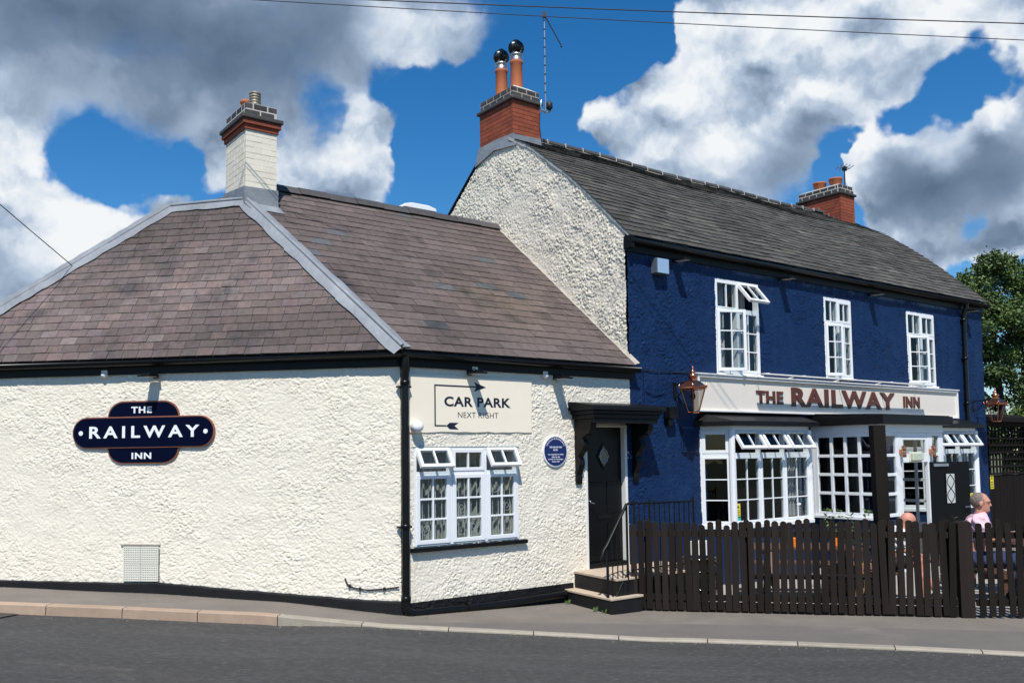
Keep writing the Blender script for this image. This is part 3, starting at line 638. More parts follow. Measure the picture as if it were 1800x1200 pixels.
for k, (e, za, zb, mt) in enumerate(((.022, 6.60, 6.665, 'brick_red'), (.05, 6.668, 6.735, 'brick_red'), (.075, 6.74, 6.80, 'brick_blue'))):
    MB().box(W, -4.76 - e, -4.31 + e, -3.40 - e, -2.60 + e, za, zb).build('corbel', mt, CH, bevel=.012 if k == 2 else .004)
brick_stack(CH, -4.76, -4.31, -3.40, -2.60, 6.80, 6.985, 'brick_blue', 'pale_mortar', .09, .21, .0015, .018)
mb = MB(); mb.add([W(-4.74, -3.38, 6.985), W(-4.33, -3.38, 6.985), W(-4.33, -2.62, 6.985), W(-4.74, -2.62, 6.985), W(-4.62, -3.2, 7.05), W(-4.45, -3.2, 7.05), W(-4.45, -2.8, 7.05), W(-4.62, -2.8, 7.05)],
                  [(0, 1, 5, 4), (1, 2, 6, 5), (2, 3, 7, 6), (3, 0, 4, 7), (4, 5, 6, 7)]); mb.build('flaunching', 'pale_mortar', CH)
mb = MB(); mb.lathe(W(-4.53, -2.86, 7.0), [(.075, 0), (.075, .25), (.066, .25), (.066, .02)], 18)
for k in range(5): mb.lathe(W(-4.53, -2.86, 7.06 + k * .04), [(.077, 0), (.084, .004), (.084, .014), (.077, .018)], 18)
mb.build('chimney_pot', 'dull_pot', CH)
mb = MB(); mb.lathe(W(-4.53, -3.2, 7.0), [(.085, 0), (.078, .19), (.092, .2), (.092, .235), (.07, .235), (.066, .05)], 18); mb.build('chimney_pot', 'terracotta', CH)
mb = MB()                                                       # lead apron round the stack
def zB(v): return eave_z + (eave_v - v) * (ridge_z - eave_z) / (eave_v - ridge_v)
ap = [(-4.30, -2.595), (-4.765, -2.595)]
mb.add([W(-4.285, -2.585, zB(-2.6) - .02), W(-4.79, -2.585, zB(-2.6) - .06), W(-4.79, -2.585, 5.78), W(-4.285, -2.585, 5.79)], [(0, 1, 2, 3)])
mb.add([W(-4.25, -2.43, zB(-2.43) + .035), W(-4.74, -2.45, zB(-2.45) + .035), W(-4.79, -2.583, zB(-2.58) + .04), W(-4.285, -2.583, zB(-2.58) + .04)], [(0, 1, 2, 3)])
mb.add([W(-4.785, -2.58, 5.78), W(-4.785, -3.42, 5.86), W(-4.785, -3.42, 5.45), W(-4.785, -2.58, 5.5)], [(0, 1, 2, 3)])
mb.add([W(-4.29, -2.58, 5.79), W(-4.285, -3.2, 6.14), W(-4.285, -3.2, 5.95), W(-4.285, -2.58, 5.5)], [(0, 1, 2, 3)]); mb.build('flashing', 'lead', CH, recalc=False)
# mortar fillet where the slates meet the gable
mb = MB(); n = 40; vs = []
for i in range(n + 1):
    b = lenB * i / n; j = random.uniform(-.008, .008); vs += [surfB(-.045 + j, b, .018), surfB(-.02, b, .035 + j * .4), surfB(.03, b, .05)]
mb.add(vs, [(i * 3 + k, i * 3 + k + 1, (i + 1) * 3 + k + 1, (i + 1) * 3 + k) for i in range(n) for k in range(2)]); mb.build('mortar_fillet', 'mortar', annexe, recalc=False)
# downpipe at the corner, with the length along the foot of the wall
pc = lambda z, o=.075: W(-3.79, o, z)
mb = MB(); mb.tube([W(-3.80, .112, 3.2), W(-3.80, .112, 3.06), W(-3.79, .08, 2.95), pc(2.8), pc(.30)], .047, 12)
mb.tube([pc(.32), pc(.24), W(-3.76, .085, .19), W(-3.70, .09, .165)], .056, 12); mb.tube([W(-3.72, .09, .165), W(-2.6, .085, .135), W(-1.34, .085, .155)], .05, 12)
for z in (3.03, 2.86, 1.16, .32): mb.lathe(pc(z), [(.049, 0), (.06, .004), (.06, .05), (.049, .054)], 14)
for u in (-3.55, -2.95): mb.tube([W(u, .09, .16), W(u + .06, .09, .158)], .058, 12)
for z in (2.84, 1.18): mb.box(W, -3.87, -3.71, .0, .09, z - .012, z + .012)
mb.build('downpipe', 'black_plastic', annexe, recalc=False)

# ------------------------------------------------------------------ windows and doors
def hinge_top(T, h, th):
    c, s = math.cos(th), math.sin(th); return lambda x, y, z: T(x, y * c + (h - z) * s, h - (h - z) * c + y * s)
def hinge_left(T, th):
    c, s = math.cos(th), math.sin(th); return lambda x, y, z: T(x * c - y * s, y * c + x * s, z)
def sash(part, T, w, h, cols, rows, fw=.05, bar=.02, dep=.05, gm='glass', name='sash'):
    mb = MB(); mb.box(T, 0, fw, 0, dep, 0, h); mb.box(T, w - fw, w, 0, dep, 0, h); mb.box(T, fw, w - fw, .0015, dep - .0015, 0, fw); mb.box(T, fw, w - fw, .0015, dep - .0015, h - fw, h)
    iw, ih = w - 2 * fw, h - 2 * fw
    for i in range(1, cols): x = fw + iw * i / cols; mb.box(T, x - bar / 2, x + bar / 2, .008, dep - .006, fw - .002, h - fw + .002)
    for j in range(1, rows):
        z = fw + ih * j / rows
        for i in range(cols):
            mb.box(T, fw + iw * i / cols + (bar / 2 if i else -.002), fw + iw * (i + 1) / cols - (bar / 2 if i < cols - 1 else -.002), .010, dep - .009, z - bar / 2, z + bar / 2)
    mb.build(name, 'upvc', part, bevel=.004)
    for i in range(cols):
        for j in range(rows):
            a0, a1 = fw + iw * i / cols, fw + iw * (i + 1) / cols; c0, c1 = fw + ih * j / rows, fw + ih * (j + 1) / rows
            MB().box(T, a0 - .003, a1 + .003, dep * .45, dep * .45 + .005, c0 - .003, c1 + .003).build('pane', gm, part)
def frame(part, T, bars, dep=.07):
    """bars: boxes (x0,x1,z0,z1) butted against each other"""
    mb = MB()
    for k, (a, b, c, d) in enumerate(bars): mb.box(T, a, b, -.02 - .0013 * (k % 3), dep - .0017 * (k % 3), c, d)
    return mb.build('frame', 'upvc', part, bevel=.004)
def curtain(part, T, x0, x1, z0, z1, y, folds=6, material='curtain'):
    vs = []; n = folds * 8
    for i in range(n + 1):
        x = x0 + (x1 - x0) * i / n; yy = y + .025 * math.sin(i / 8 * 2 * math.pi) + .01 * math.sin(i * .7)
        vs += [T(x, yy, z0), T(x + .01 * math.sin(i * .3), yy * 1.02, z1)]
    MB().add(vs, [(2 * i, 2 * i + 2, 2 * i + 3, 2 * i + 1) for i in range(n)], smooth=True).build('curtain', material, part, recalc=False)

# three-light window of the annexe
u0, u1, z0, z1 = WB; wp = empty('window', W((u0 + u1) / 2, 0, z0), annexe); T = at(W, u0, -.045, z0); w, h = u1 - u0, z1 - z0; tr = .872
c = [0, w * .337, w * .668, w]
frame(wp, T, [(0, .035, 0, h), (w - .035, w, 0, h), (.035, w - .035, 0, .03), (.035, w - .035, h - .03, h), (.035, w - .035, tr - .02, tr + .02), (c[1] - .02, c[1] + .02, .03, tr - .02), (c[2] - .02, c[2] + .02, .03, tr - .02), (c[1] - .02, c[1] + .02, tr + .02, h - .03), (c[2] - .02, c[2] + .02, tr + .02, h - .03)])
for i in range(3):
    a, b = c[i] + (.022 if i else .03), c[i + 1] - (.022 if i < 2 else .03)
    sash(wp, at(T, a, .028, .022), b - a, tr - .04, 2, 3, .05, .024)
    hh = h - tr - .045; T2 = at(T, a, .028, tr + .022)
    if i != 1: T2 = hinge_top(T2, hh, math.radians(31))
    sash(wp, T2, b - a, hh, 2, 1, .042, .022)
MB().box(W, u0 - .05, u1 + .11, -.1, .075, z0 - .062, z0 - .012).build('sill', 'black_paint', wp, bevel=.005)
mb = MB(); mb.box(W, u0 - .01, u1 + .01, -.08, .03, z1 + .004, z1 + .014)
for k in range(27): mb.tube([W(u0 + .03 + k * .058, -.06, z1 + .014), W(u0 + .03 + k * .058, .028, z1 + .014)], .014, 8)
mb.build('head_trim', 'grey_plastic', wp)
mb = MB()                                                      # leaded strips and bullseyes behind the panes
for i in range(3):
    a, b = c[i] + .075, c[i + 1] - .075
    for col in range(2):
        xa = a + (b - a) * (col + .28) / 2; xb = a + (b - a) * (col + .76) / 2
        for x in (xa, xb): mb.box(T, x - .0055, x + .0055, .034, .038, .08, tr - .07)
        for row in range(3):
            if (i * 5 + col * 3 + row * 7) % 4 == 0:
                cx, cz = a + (b - a) * (col + .5) / 2, .08 + (tr - .15) * (row + .5) / 3; R = .062
                for rr in (R, R * .45): mb.tube([T(cx + rr * math.cos(t), .036, cz + rr * 1.15 * math.sin(t)) for t in np.linspace(0, 2 * math.pi, 17)], .004, 5)
mb.build('leadwork', 'lead_came', wp)
curtain(wp, T, .0, w, .0, h, -.16, 14, 'net_curtain')
MB().box(W, u0 - .3, u1 + .4, -1.7, -1.66, .2, 3.0).build('screen', 'interior', wp)

# front door of the annexe
dp = empty('door', W(-.49, 0, .43), annexe); u0, u1, z0, z1 = DR
mb = MB(); mb.box(W, u0 + .03, u1 - .035, -.10, -.055, z0 + .075, z1 - .03); mb.build('door_leaf', 'black_door', dp, bevel=.003)
mb = MB()
for a, b, c_, d in ((u0 + .09, u0 + .33, .62, 1.05), (u1 - .33, u1 - .09, .62, 1.05), (u0 + .09, u0 + .33, 1.18, 1.62), (u1 - .33, u1 - .09, 1.18, 1.62)):
    mb.box(W, a, b, -.056, -.046, c_, d)
mb.build('panel', 'black_door', dp, bevel=.008)
dc = (u0 + u1) / 2; dia = lambda k: [(dc, 1.98 - .19 * k), (dc + .125 * k, 1.98), (dc, 1.98 + .19 * k), (dc - .125 * k, 1.98)]
MB().prism(W, dia(1.), -.056, -.040).build('glazing_bead', 'black_door', dp, bevel=.006); MB().prism(W, dia(.78), -.041, -.036).build('pane', 'frosted', dp)
mb = MB(); mb.tube([W(dc + .075 * math.cos(t), -.032, 1.98 + .1 * math.sin(t)) for t in np.linspace(0, 2 * math.pi, 25)], .004, 6)
for k in (-1, 1): mb.tube([W(dc + .09 * k, -.032, 1.98), W(dc, -.032, 2.11)], .003, 5); mb.tube([W(dc + .09 * k, -.032, 1.98), W(dc, -.032, 1.85)], .003, 5)
mb.build('leadwork', 'steel', dp)
mb = MB(); mb.box(W, dc - .13, dc + .13, -.055, -.042, 1.10, 1.15); mb.build('letterbox', 'black_plastic', dp, bevel=.004)
mb = MB(); mb.box(W, u0 + .06, u0 + .09, -.055, -.045, 1.22, 1.46); mb.tube([W(u0 + .075, -.045, 1.36), W(u0 + .075, .01, 1.36), W(u0 + .085, .012, 1.34), W(u0 + .15, .01, 1.325)], .009, 8); mb.build('handle', 'steel', dp)
MB().box(W, u0 + .02, u1 - .02, -.14, .02, z0 - .01, z0 + .07).build('threshold', 'black_paint', dp, bevel=.004)
mb = MB(); mb.box(W, u0 - .01, u0 + .03, -.12, .022, z0 + .0, z1); mb.box(W, u1 - .035, u1 + .012, -.12, .026, z0 + .0, z1); mb.box(W, u0 + .03, u1 - .035, -.118, .018, z1 - .03, z1); mb.build('door_frame', 'white_paint', dp, bevel=.003)
MB().box(W, u0 - .2, u1 + .1, -.9, -.86, .2, 2.6).build('screen', 'interior', dp)
# porch hood on scrolled brackets
cp_ = empty('canopy', W(-.47, .3, 2.45), annexe)
MB().prism(W, [(-.02, 2.735), (.51, 2.665), (.53, 2.64), (.53, 2.60), (-.02, 2.60)], -1.19, .21, axes='bca').build('roof_board', 'black_paint', cp_, bevel=.006)
mb = MB(); mb.box(W, -1.15, .17, .0, .49, 2.55, 2.60); mb.box(W, -1.12, .14, .0, .465, 2.49, 2.55); mb.build('moulding', 'black_paint', cp_, bevel=.01)
mb = MB(); mb.box(W, -1.09, .11, .40, .445, 2.425, 2.49); mb.build('fascia', 'black_paint', cp_, bevel=.005)
bprof = [(0.0, 1.60), (.075, 1.60), (.085, 1.66), (.075, 1.73), (.12, 1.80), (.165, 1.87), (.15, 1.93), (.12, 1.97), (.17, 2.02), (.25, 2.06), (.29, 2.13), (.26, 2.19), (.24, 2.22), (.32, 2.26), (.44, 2.29), (.50, 2.34), (.52, 2.42), (.58, 2.47), (0.0, 2.47)]
bprof = [(v * .70, z + (.02 if z > 2.4 else 0)) for v, z in bprof]
for ub in (-1.08, .01): MB().prism(W, bprof, ub, ub + .10, axes='bca').build('bracket', 'black_paint', cp_, bevel=.008)
# steps up to the door
stp = tag(empty('door_steps', W(-.6, .5, 0)), 'black painted steps with pale stone treads in front of the black door', 'steps')
mb = MB(); mb.prism(W, [(-1.12, 0), (-1.245, .97), (.55, .97), (.55, 0)], -.08, .395, axes='abc'); mb.build('landing', 'black_plinth', stp, bevel=.008)
MB().prism(W, [(-1.13, .0), (-1.26, .98), (.56, .98), (.56, .0)], .399, .432, axes='abc').build('tread', 'step_stone', stp, bevel=.006)
mb = MB(); mb.prism(W, [(-1.31, 0), (-1.43, 1.06), (-.88, 1.06), (-.88, .975), (-1.255, .975), (-1.125, 0)], -.08, .178, axes='abc'); mb.build('riser_block', 'black_plinth', stp, bevel=.008)
MB().prism(W, [(-1.32, 0), (-1.44, 1.07), (-.875, 1.07), (-.875, .972), (-1.25, .972), (-1.123, 0)], .182, .212, axes='abc').build('tread', 'step_stone', stp, bevel=.006)

# ================================================================== THE BLUE HOUSE
house = tag(empty('blue_house', W(5.4, -3, 0)), 'two-storey deep blue roughcast pub with dark slate roof, white gable and two brick chimneys', 'building')
UE, HR = 10.72, (-3.15, 7.73)
PROF = [(.15, 5.17), (-.47, 5.745), (-1.25, 6.45), (-2.2, 7.20), HR]    # roof section, slightly bowed
W1, W2, W3 = (1.93, 3.03, 3.27, 4.79), (4.87, 5.73, 3.32, 4.775), (7.64, 8.70, 3.29, 4.755)
render_wall('wall', W, 0.0, UE, -.05, 5.17, [W1, W2, W3, (1.62, 3.86, .55, 2.42), (4.45, 6.3, .0, 2.42), (7.05, 9.4, .55, 2.42)], .0130, 1.0, 'blue_render', house, 5)
G = lambda x, y, z: W(-y, x, z)                                       # gable: x runs out towards the street
PV = [p[0] for p in PROF][::-1]; PZ = [p[1] for p in PROF][::-1]
def ztop(v): return np.where(v > HR[0], np.interp(v, PV, PZ), HR[1] - (HR[0] - v) * .75)
render_wall('gable', G, -6.3, .0, 2.9, 7.75, [], .0115, 1.35, 'gable_render', house, 8, keep=lambda cx, cz: (cz < ztop(cx) - .02) & ~((cx > -3.74) & (cx < -2.6) & (cz > 7.41)))
mb = MB(); mb.add([W(0, -6.3, 0), W(UE, -6.3, 0), W(UE, -6.3, 5.2), W(0, -6.3, 5.2)], [(0, 1, 2, 3)])
mb.add([W(UE, 0, 0), W(UE, -6.3, 0), W(UE, -6.3, 5.2), W(UE, -3.15, 7.7), W(UE, 0, 5.2)], [(0, 1, 2, 3, 4)]); mb.build('wall', 'blue_paint', house, recalc=False)
MB().add([W(.05, -.05, 2.8), W(UE - .05, -.05, 2.8), W(UE - .05, -6.2, 2.8), W(.05, -6.2, 2.8)], [(0, 1, 2, 3)]).build('upper_floor', 'interior', house, recalc=False)
MB().add([W(.05, -.05, .25), W(UE - .05, -.05, .25), W(UE - .05, -6.2, .25), W(.05, -6.2, .25)], [(0, 1, 2, 3)]).build('ground_floor', 'floor_wood', house, recalc=False)
MB().add([W(.05, -.05, 5.1), W(UE - .05, -.05, 5.1), W(UE - .05, -6.2, 5.1), W(.05, -6.2, 5.1)], [(0, 1, 2, 3)]).build('ceiling', 'interior', house, recalc=False)
for uu in (3.95, 6.75): MB().box(W, uu, uu + .08, -6.2, -.3, .25, 5.1).build('partition', 'interior', house)
MB().box(W, .06, UE - .06, -2.9, -2.82, .25, 5.1).build('partition', 'interior', house)
# roof
SB = [0.]
for p, q in zip(PROF[:-1], PROF[1:]): SB.append(SB[-1] + math.hypot(q[0] - p[0], q[1] - p[1]))
def surfM(a, b, h):
    v = float(np.interp(b, SB, [p[0] for p in PROF])); z = float(np.interp(b, SB, [p[1] for p in PROF]))
    sag = -.05 * math.sin(math.pi * min(max(a / UE, 0), 1)) * min(1, b / 1.5) + .02 * math.sin(a * 1.7 + 1) * math.sin(b * 1.3)
    return W(a, v + h * .66, z + h * .75 + sag)
roofM = empty('roof', W(5.4, -1.5, 5.2), house)
mb = MB(); na, nb = 40, 14; vs = [surfM(.01 + (UE + .09) * i / na, SB[-1] * j / nb, .0) for j in range(nb + 1) for i in range(na + 1)]
mb.add(vs, [(j * (na + 1) + i, j * (na + 1) + i + 1, (j + 1) * (na + 1) + i + 1, (j + 1) * (na + 1) + i) for j in range(nb) for i in range(na)])
mb.add([W(.02, HR[0], HR[1]), W(UE + .1, HR[0], HR[1]), W(UE + .1, -6.45, 5.1), W(.02, -6.45, 5.1)], [(0, 1, 2, 3)]); mb.add([W(-.05, -3.75, 7.32), W(.3, -3.75, 7.32), W(.3, -6.45, 5.27), W(-.05, -6.45, 5.27)], [(0, 1, 2, 3)]); mb.build('deck', 'roof_deck', roofM, recalc=False)
def tintM(a, b):
    v = random.gauss(1., .2); big = float(vnoise(np.array(a / 1.3), np.array(b / .8), 31)); v *= .7 + .6 * big
    return (v * random.uniform(.96, 1.05), v, v * random.uniform(.94, 1.03))
slates(surfM, [(-.05, 0), (UE + .12, 0), (UE + .12, SB[-1] - .03), (.58, SB[-1] - .03), (-.05, SB[-1] - .62)], .148, .25, 'slate_grey', roofM, .010, .012, tintM, 300)
mb = MB(); vs = []
for i in range(60):
    u = .62 + (9.2 - .62) * i / 59; j = random.uniform(-.012, .012); s_ = surfM(u, SB[-1] - .10 + j, .03); vs += [s_, surfM(u, SB[-1] - .02, .075), surfM(u, SB[-1], .05)]
mb.add(vs, [(i * 3 + k, i * 3 + k + 1, i * 3 + k + 4, i * 3 + k + 3) for i in range(59) for k in range(2)]); mb.build('ridge_mortar', 'mortar', roofM, recalc=False)
for i in range(21):
    u0 = .63 + i * .43; mb = MB(); vs = []; sg = surfM(u0, SB[-1], 0)[2] - HR[1]
    for u, k in ((u0, 1.), (u0 + .418, 1.04)):
        for t in range(7):
            a = math.pi * t / 6; vs.append(W(u, HR[0] + .115 * k * math.cos(a), HR[1] + sg + .0 + .085 * k * math.sin(a)))
    mb.add(vs, [(j, j + 1, 8 + j, 7 + j) for j in range(6)] + [tuple(range(7)), tuple(range(13, 6, -1))]); mb.build('ridge_tile', 'ridge_dark', roofM)
    if i: MB().box(W, u0 - .014, u0 + .002, HR[0] - .11, HR[0] + .118, HR[1] + sg - .02, HR[1] + sg + .06).build('joint', 'pale_mortar', roofM)
gutter(W, -.03, UE + .08, 5.14, house, v=.12, r=.065, fz=.17)
MB().box(W, -.05, .02, .0, .16, 5.0, 5.19).build('box_end', 'black_paint', house, bevel=.004)
mb = MB(); mb.box(W, .02, UE, .006, .012, 4.9, 4.99); mb.build('wall_plate', 'blue_paint', house)
# verge mortar on the gable
mb = MB(); vs = []
for i in range(41):
    p = SB[-1] * .9 * i / 40; q = surfM(0, p, 0); j = random.uniform(-.012, .012); vs += [q + D_ * -.045 + vec(0, 0, .01), q + D_ * -.04 + vec(0, 0, -.05 + j), q + vec(0, 0, -.06 + j)]
mb.add(vs, [(i * 3 + k, i * 3 + k + 1, i * 3 + k + 4, i * 3 + k + 3) for i in range(40) for k in range(2)]); mb.build('verge', 'pale_mortar', house, recalc=False)
# big chimney over the gable
C1 = empty('chimney', W(.3, -3.2, 7.4), house)
brick_stack(C1, .0, .605, -3.70, -2.70, 7.42, 8.17, 'brick_red', 'red_joint', .075, .225, .004, .008)
MB().box(W, -.045, .65, -3.745, -2.655, 8.17, 8.235).build('corbel', 'brick_blue', C1, bevel=.018)
brick_stack(C1, .01, .595, -3.69, -2.71, 8.235, 8.415, 'brick_blue', 'mortar', .09, .205, .0015, .018)
def flaunch(part, ua, ub, va, vb, z, hh=.10):
    MB().add([W(ua, va, z), W(ub, va, z), W(ub, vb, z), W(ua, vb, z), W(ua + .14, va + .14, z + hh), W(ub - .14, va + .14, z + hh), W(ub - .14, vb - .14, z + hh), W(ua + .14, vb - .14, z + hh)],
             [(0, 1, 5, 4), (1, 2, 6, 5), (2, 3, 7, 6), (3, 0, 4, 7), (4, 5, 6, 7)]).build('flaunching', 'pale_mortar', part)
flaunch(C1, .01, .595, -3.69, -2.71, 8.415, .09)
for v in (-2.97, -3.42):
    mb = MB(); mb.lathe(W(.30, v, 8.45), [(.125, 0), (.112, .05), (.105, .50), (.118, .52), (.118, .56), (.10, .57), (.098, .1)], 20); mb.build('chimney_pot', 'terracotta', C1)
    mb = MB(); mb.lathe(W(.30, v, 9.015), [(.112, 0), (.112, .05), (.098, .055), (.098, .085), (.115, .09), (.115, .12), (.09, .125)], 20); mb.build('cowl_collar', 'steel', C1)
    mb = MB(); c0 = W(.30, v, 9.255); R = .145
    for k in range(22):                                   # curved vanes of the spinning cowl
        vs = []
        for j in range(9):
            ph = -math.pi / 2 * .86 + (math.pi * .86) * j / 8; a = 2 * math.pi * k / 22 + .35 * math.sin(ph)
            for da, rr in ((0, R), (.23, R * .96), (.34, R * .84)): vs.append(c0 + vec(rr * math.cos(ph) * math.cos(a + da), rr * math.cos(ph) * math.sin(a + da), rr * .95 * math.sin(ph)))
        mb.add(vs, [(j * 3 + q, j * 3 + q + 1, j * 3 + q + 4, j * 3 + q + 3) for j in range(8) for q in range(2)], smooth=True)
    mb.lathe(c0, [(.02, .128), (.05, .142), (.02, .15)], 16); mb.build('spinning_cowl', 'cowl_metal', C1, recalc=False)
mb = MB(); fz = lambda v: float(ztop(np.array(v))) if v > HR[0] else HR[1] - (HR[0] - v) * .75
mb.add([W(-.045, -2.55, 7.31), W(-.012, -2.66, 7.56), W(-.012, -3.2, 7.59), W(-.012, -3.73, 7.575), W(-.05, -3.80, 7.24), W(-.05, -3.2, 7.39)], [(0, 1, 2, 5), (5, 2, 3, 4)])
mb.add([W(-.02, -2.685, 7.30), W(.64, -2.685, 7.26), W(.62, -2.685, 7.58), W(-.02, -2.685, 7.55)], [(0, 1, 2, 3)])
mb.add([W(-.02, -2.686, 7.36), W(.66, -2.686, 7.36), W(.68, -2.52, 7.37), W(-.0, -2.53, 7.37)], [(0, 1, 2, 3)]); mb.build('flashing', 'lead', C1, recalc=False)
# far chimney
C2 = empty('chimney', W(10, -3.2, 7.2), house)
brick_stack(C2, 9.70, 10.27, -3.80, -2.62, 7.15, 8.11, 'brick_red', 'red_joint', .075, .225, .004, .008)
MB().box(W, 9.655, 10.315, -3.845, -2.575, 8.11, 8.17).build('corbel', 'brick_blue', C2, bevel=.018)
brick_stack(C2, 9.71, 10.26, -3.79, -2.63, 8.17, 8.35, 'brick_blue', 'pale_mortar', .09, .205, .0015, .02)
flaunch(C2, 9.71, 10.26, -3.79, -2.63, 8.35, .06)
for v in (-2.92, -3.36): MB().lathe(W(9.98, v, 8.39), [(.12, 0), (.12, .06), (.15, .09), (.155, .16), (.165, .17), (.165, .2), (.12, .2), (.1, .08)], 20).build('chimney_pot', 'terracotta', C2)
mb = MB()
for k in range(5):                                             # stepped lead soakers up the side
    v = -2.66 - k * .13; zz = 7.36 + k * .10; mb.add([W(9.69, v, zz), W(9.69, v - .14, zz + .02), W(9.69, v - .02, zz + .16)], [(0, 1, 2)])
    mb.add([W(9.69, v, zz), W(9.69, v - .14, zz + .1), W(9.55, v - .14, zz + .08), W(9.56, v, zz - .01)], [(0, 1, 2, 3)])
mb.add([W(9.66, -2.60, 7.27), W(10.32, -2.60, 7.27), W(10.32, -2.6, 7.40), W(9.66, -2.6, 7.40)], [(0, 1, 2, 3)]); mb.add([W(9.62, -2.602, 7.32), W(10.34, -2.602, 7.32), W(10.36, -2.45, 7.35), W(9.6, -2.45, 7.35)], [(0, 1, 2, 3)])
mb.build('flashing', 'lead', C2, recalc=False)

render_wall('wall', at(W, 0, .006, 0), -.098, 0.012, .40, 2.46, [], .013, 1., 'blue_render', house, 5)
# upstairs windows
def up_window(rect, fan_open, cas, lamp=None):
    u0, u1, z0, z1 = rect; wp = empty('window', W((u0 + u1) / 2, 0, z0), house); T = at(W, u0, -.06, z0); w, h = u1 - u0, z1 - z0; tr = h * .685; m = w * .5
    frame(wp, T, [(0, .045, 0, h), (w - .045, w, 0, h), (.045, w - .045, 0, .045), (.045, w - .045, h - .05, h), (.045, w - .045, tr - .025, tr + .025), (m - .024, m + .024, .045, tr - .025), (m - .024, m + .024, tr + .025, h - .05)], .075)
    for i, (a, b) in enumerate(((.035, m - .012), (m + .012, w - .035))):
        Tl = at(T, a, .03, .035)
        if i == 0 and cas: Tl = hinge_left(at(Tl, 0, .02, 0), math.radians(cas))
        sash(wp, Tl, b - a, tr - .055, 2, 3, .05 if i == 0 else .035, .02)
        hh = h - tr - .06; Tf = at(T, a, .03, tr + .015)
        if i == 1 and fan_open: Tf = hinge_top(Tf, hh, math.radians(fan_open))
        sash(wp, Tf, b - a, hh, 2, 1, .02 if i == 0 else .045, .018)
    MB().box(W, u0 - .02, u1 + .02, -.1, .06, z0 - .035, z0 - .002).build('sill', 'upvc', wp, bevel=.005)
    curtain(wp, T, w * .36, w * .50, .02, h, -.2, 2); curtain(wp, T, w * .86, w, .02, h, -.2, 2)
    return wp
up_window(W1, 40, 24); up_window(W2, 0, 17); up_window(W3, 0, 22)

# bay windows under flat black roofs
def bay(poly, zb, zt, ztr):
    (ua, va), (ub, vb), (uc, vc), (ud, vd) = poly; part = empty('bay_window', W((ub + uc) / 2, .2, 0), house)
    MB().prism(W, [(ua - .02, -.02), (ub - .01, vb), (uc + .01, vc), (ud + .02, -.02)], -.05, zb - .06, axes='abc').build('base', 'blue_paint', part)
    MB().prism(W, [(ua - .05, -.01), (ub - .03, vb + .05), (uc + .03, vc + .05), (ud + .05, -.01)], zb - .06, zb, axes='abc').build('sill', 'upvc', part, bevel=.006)
    MB().prism(W, [(ua - .01, -.01), (ub - .005, vb + .01), (uc + .005, vc + .01), (ud + .01, -.01)], zt, zt + .06, axes='abc').build('head', 'upvc', part, bevel=.004)
    for (p, q, nl) in (((ua, va), (ub, vb), 1), ((ub, vb), (uc, vc), 3), ((uc, vc), (ud, vd), 1)):
        F, Ln = facet(*p, *q); h = zt - zb; T = at(F, 0, -.05, zb); tr = ztr - zb; pw = .055; cs = [pw + (Ln - 2 * pw) * i / nl for i in range(nl + 1)]
        bars = [(0, pw, 0, h), (Ln - pw, Ln, 0, h), (pw, Ln - pw, 0, .03), (pw, Ln - pw, h - .03, h), (pw, Ln - pw, tr - .03, tr + .03)]
        for x in cs[1:-1]: bars += [(x - .022, x + .022, .03, tr - .03), (x - .022, x + .022, tr + .03, h - .03)]
        frame(part, T, bars, .06)
        for i in range(nl):
            a, b = cs[i] + (.018 if i else 0), cs[i + 1] - (.018 if i < nl - 1 else 0); a -= 0 if i else .012; b += 0 if i < nl - 1 else .012
            sash(part, at(T, a, .018, .025), b - a, tr - .05, 2 if nl > 1 else 1, 3, .035, .018, .045)
            hh = h - tr - .05; Tf = at(T, a, .02, tr + .025)
            if nl > 1: Tf = hinge_top(Tf, hh, math.radians(33))
            sash(part, Tf, b - a, hh, 2 if nl > 1 else 1, 1, .05, .018, .045)
    for (x, y) in ((ub, vb), (uc, vc)): MB().lathe(W(x, y, zb), [(.052, 0), (.052, zt - zb)], 10, smooth=False).build('corner_post', 'upvc', part)
    MB().prism(W, [(ua - .16, -.01), (ub - .12, vb + .14), (uc + .12, vc + .14), (ud + .16, -.01)], zt + .06, zt + .13, axes='abc').build('roof_fascia', 'black_paint', part, bevel=.006)
    rp = [W(ua - .15, .0, zt + .13), W(ub - .11, vb + .13, zt + .13), W(uc + .11, vc + .13, zt + .13), W(ud + .15, 0, zt + .13), W(ua - .0, .0, zt + .27), W(ud, 0, zt + .27)]
    MB().add(rp, [(0, 1, 4), (1, 2, 5, 4), (2, 3, 5)]).build('roof_lead', 'black_paint', part, recalc=False)
    return part
bay1 = bay([(1.48, 0), (1.76, .40), (3.72, .40), (4.0, 0)], .90, 2.36, 1.97)
bay2 = bay([(7.18, 0), (7.46, .40), (9.40, .40), (9.68, 0)], .90, 2.38, 1.99)
FB, _ = facet(1.76, .40, 3.72, .40)
curtain(bay1, FB, 1.72, 1.93, .95, 2.3, -.25, 3)

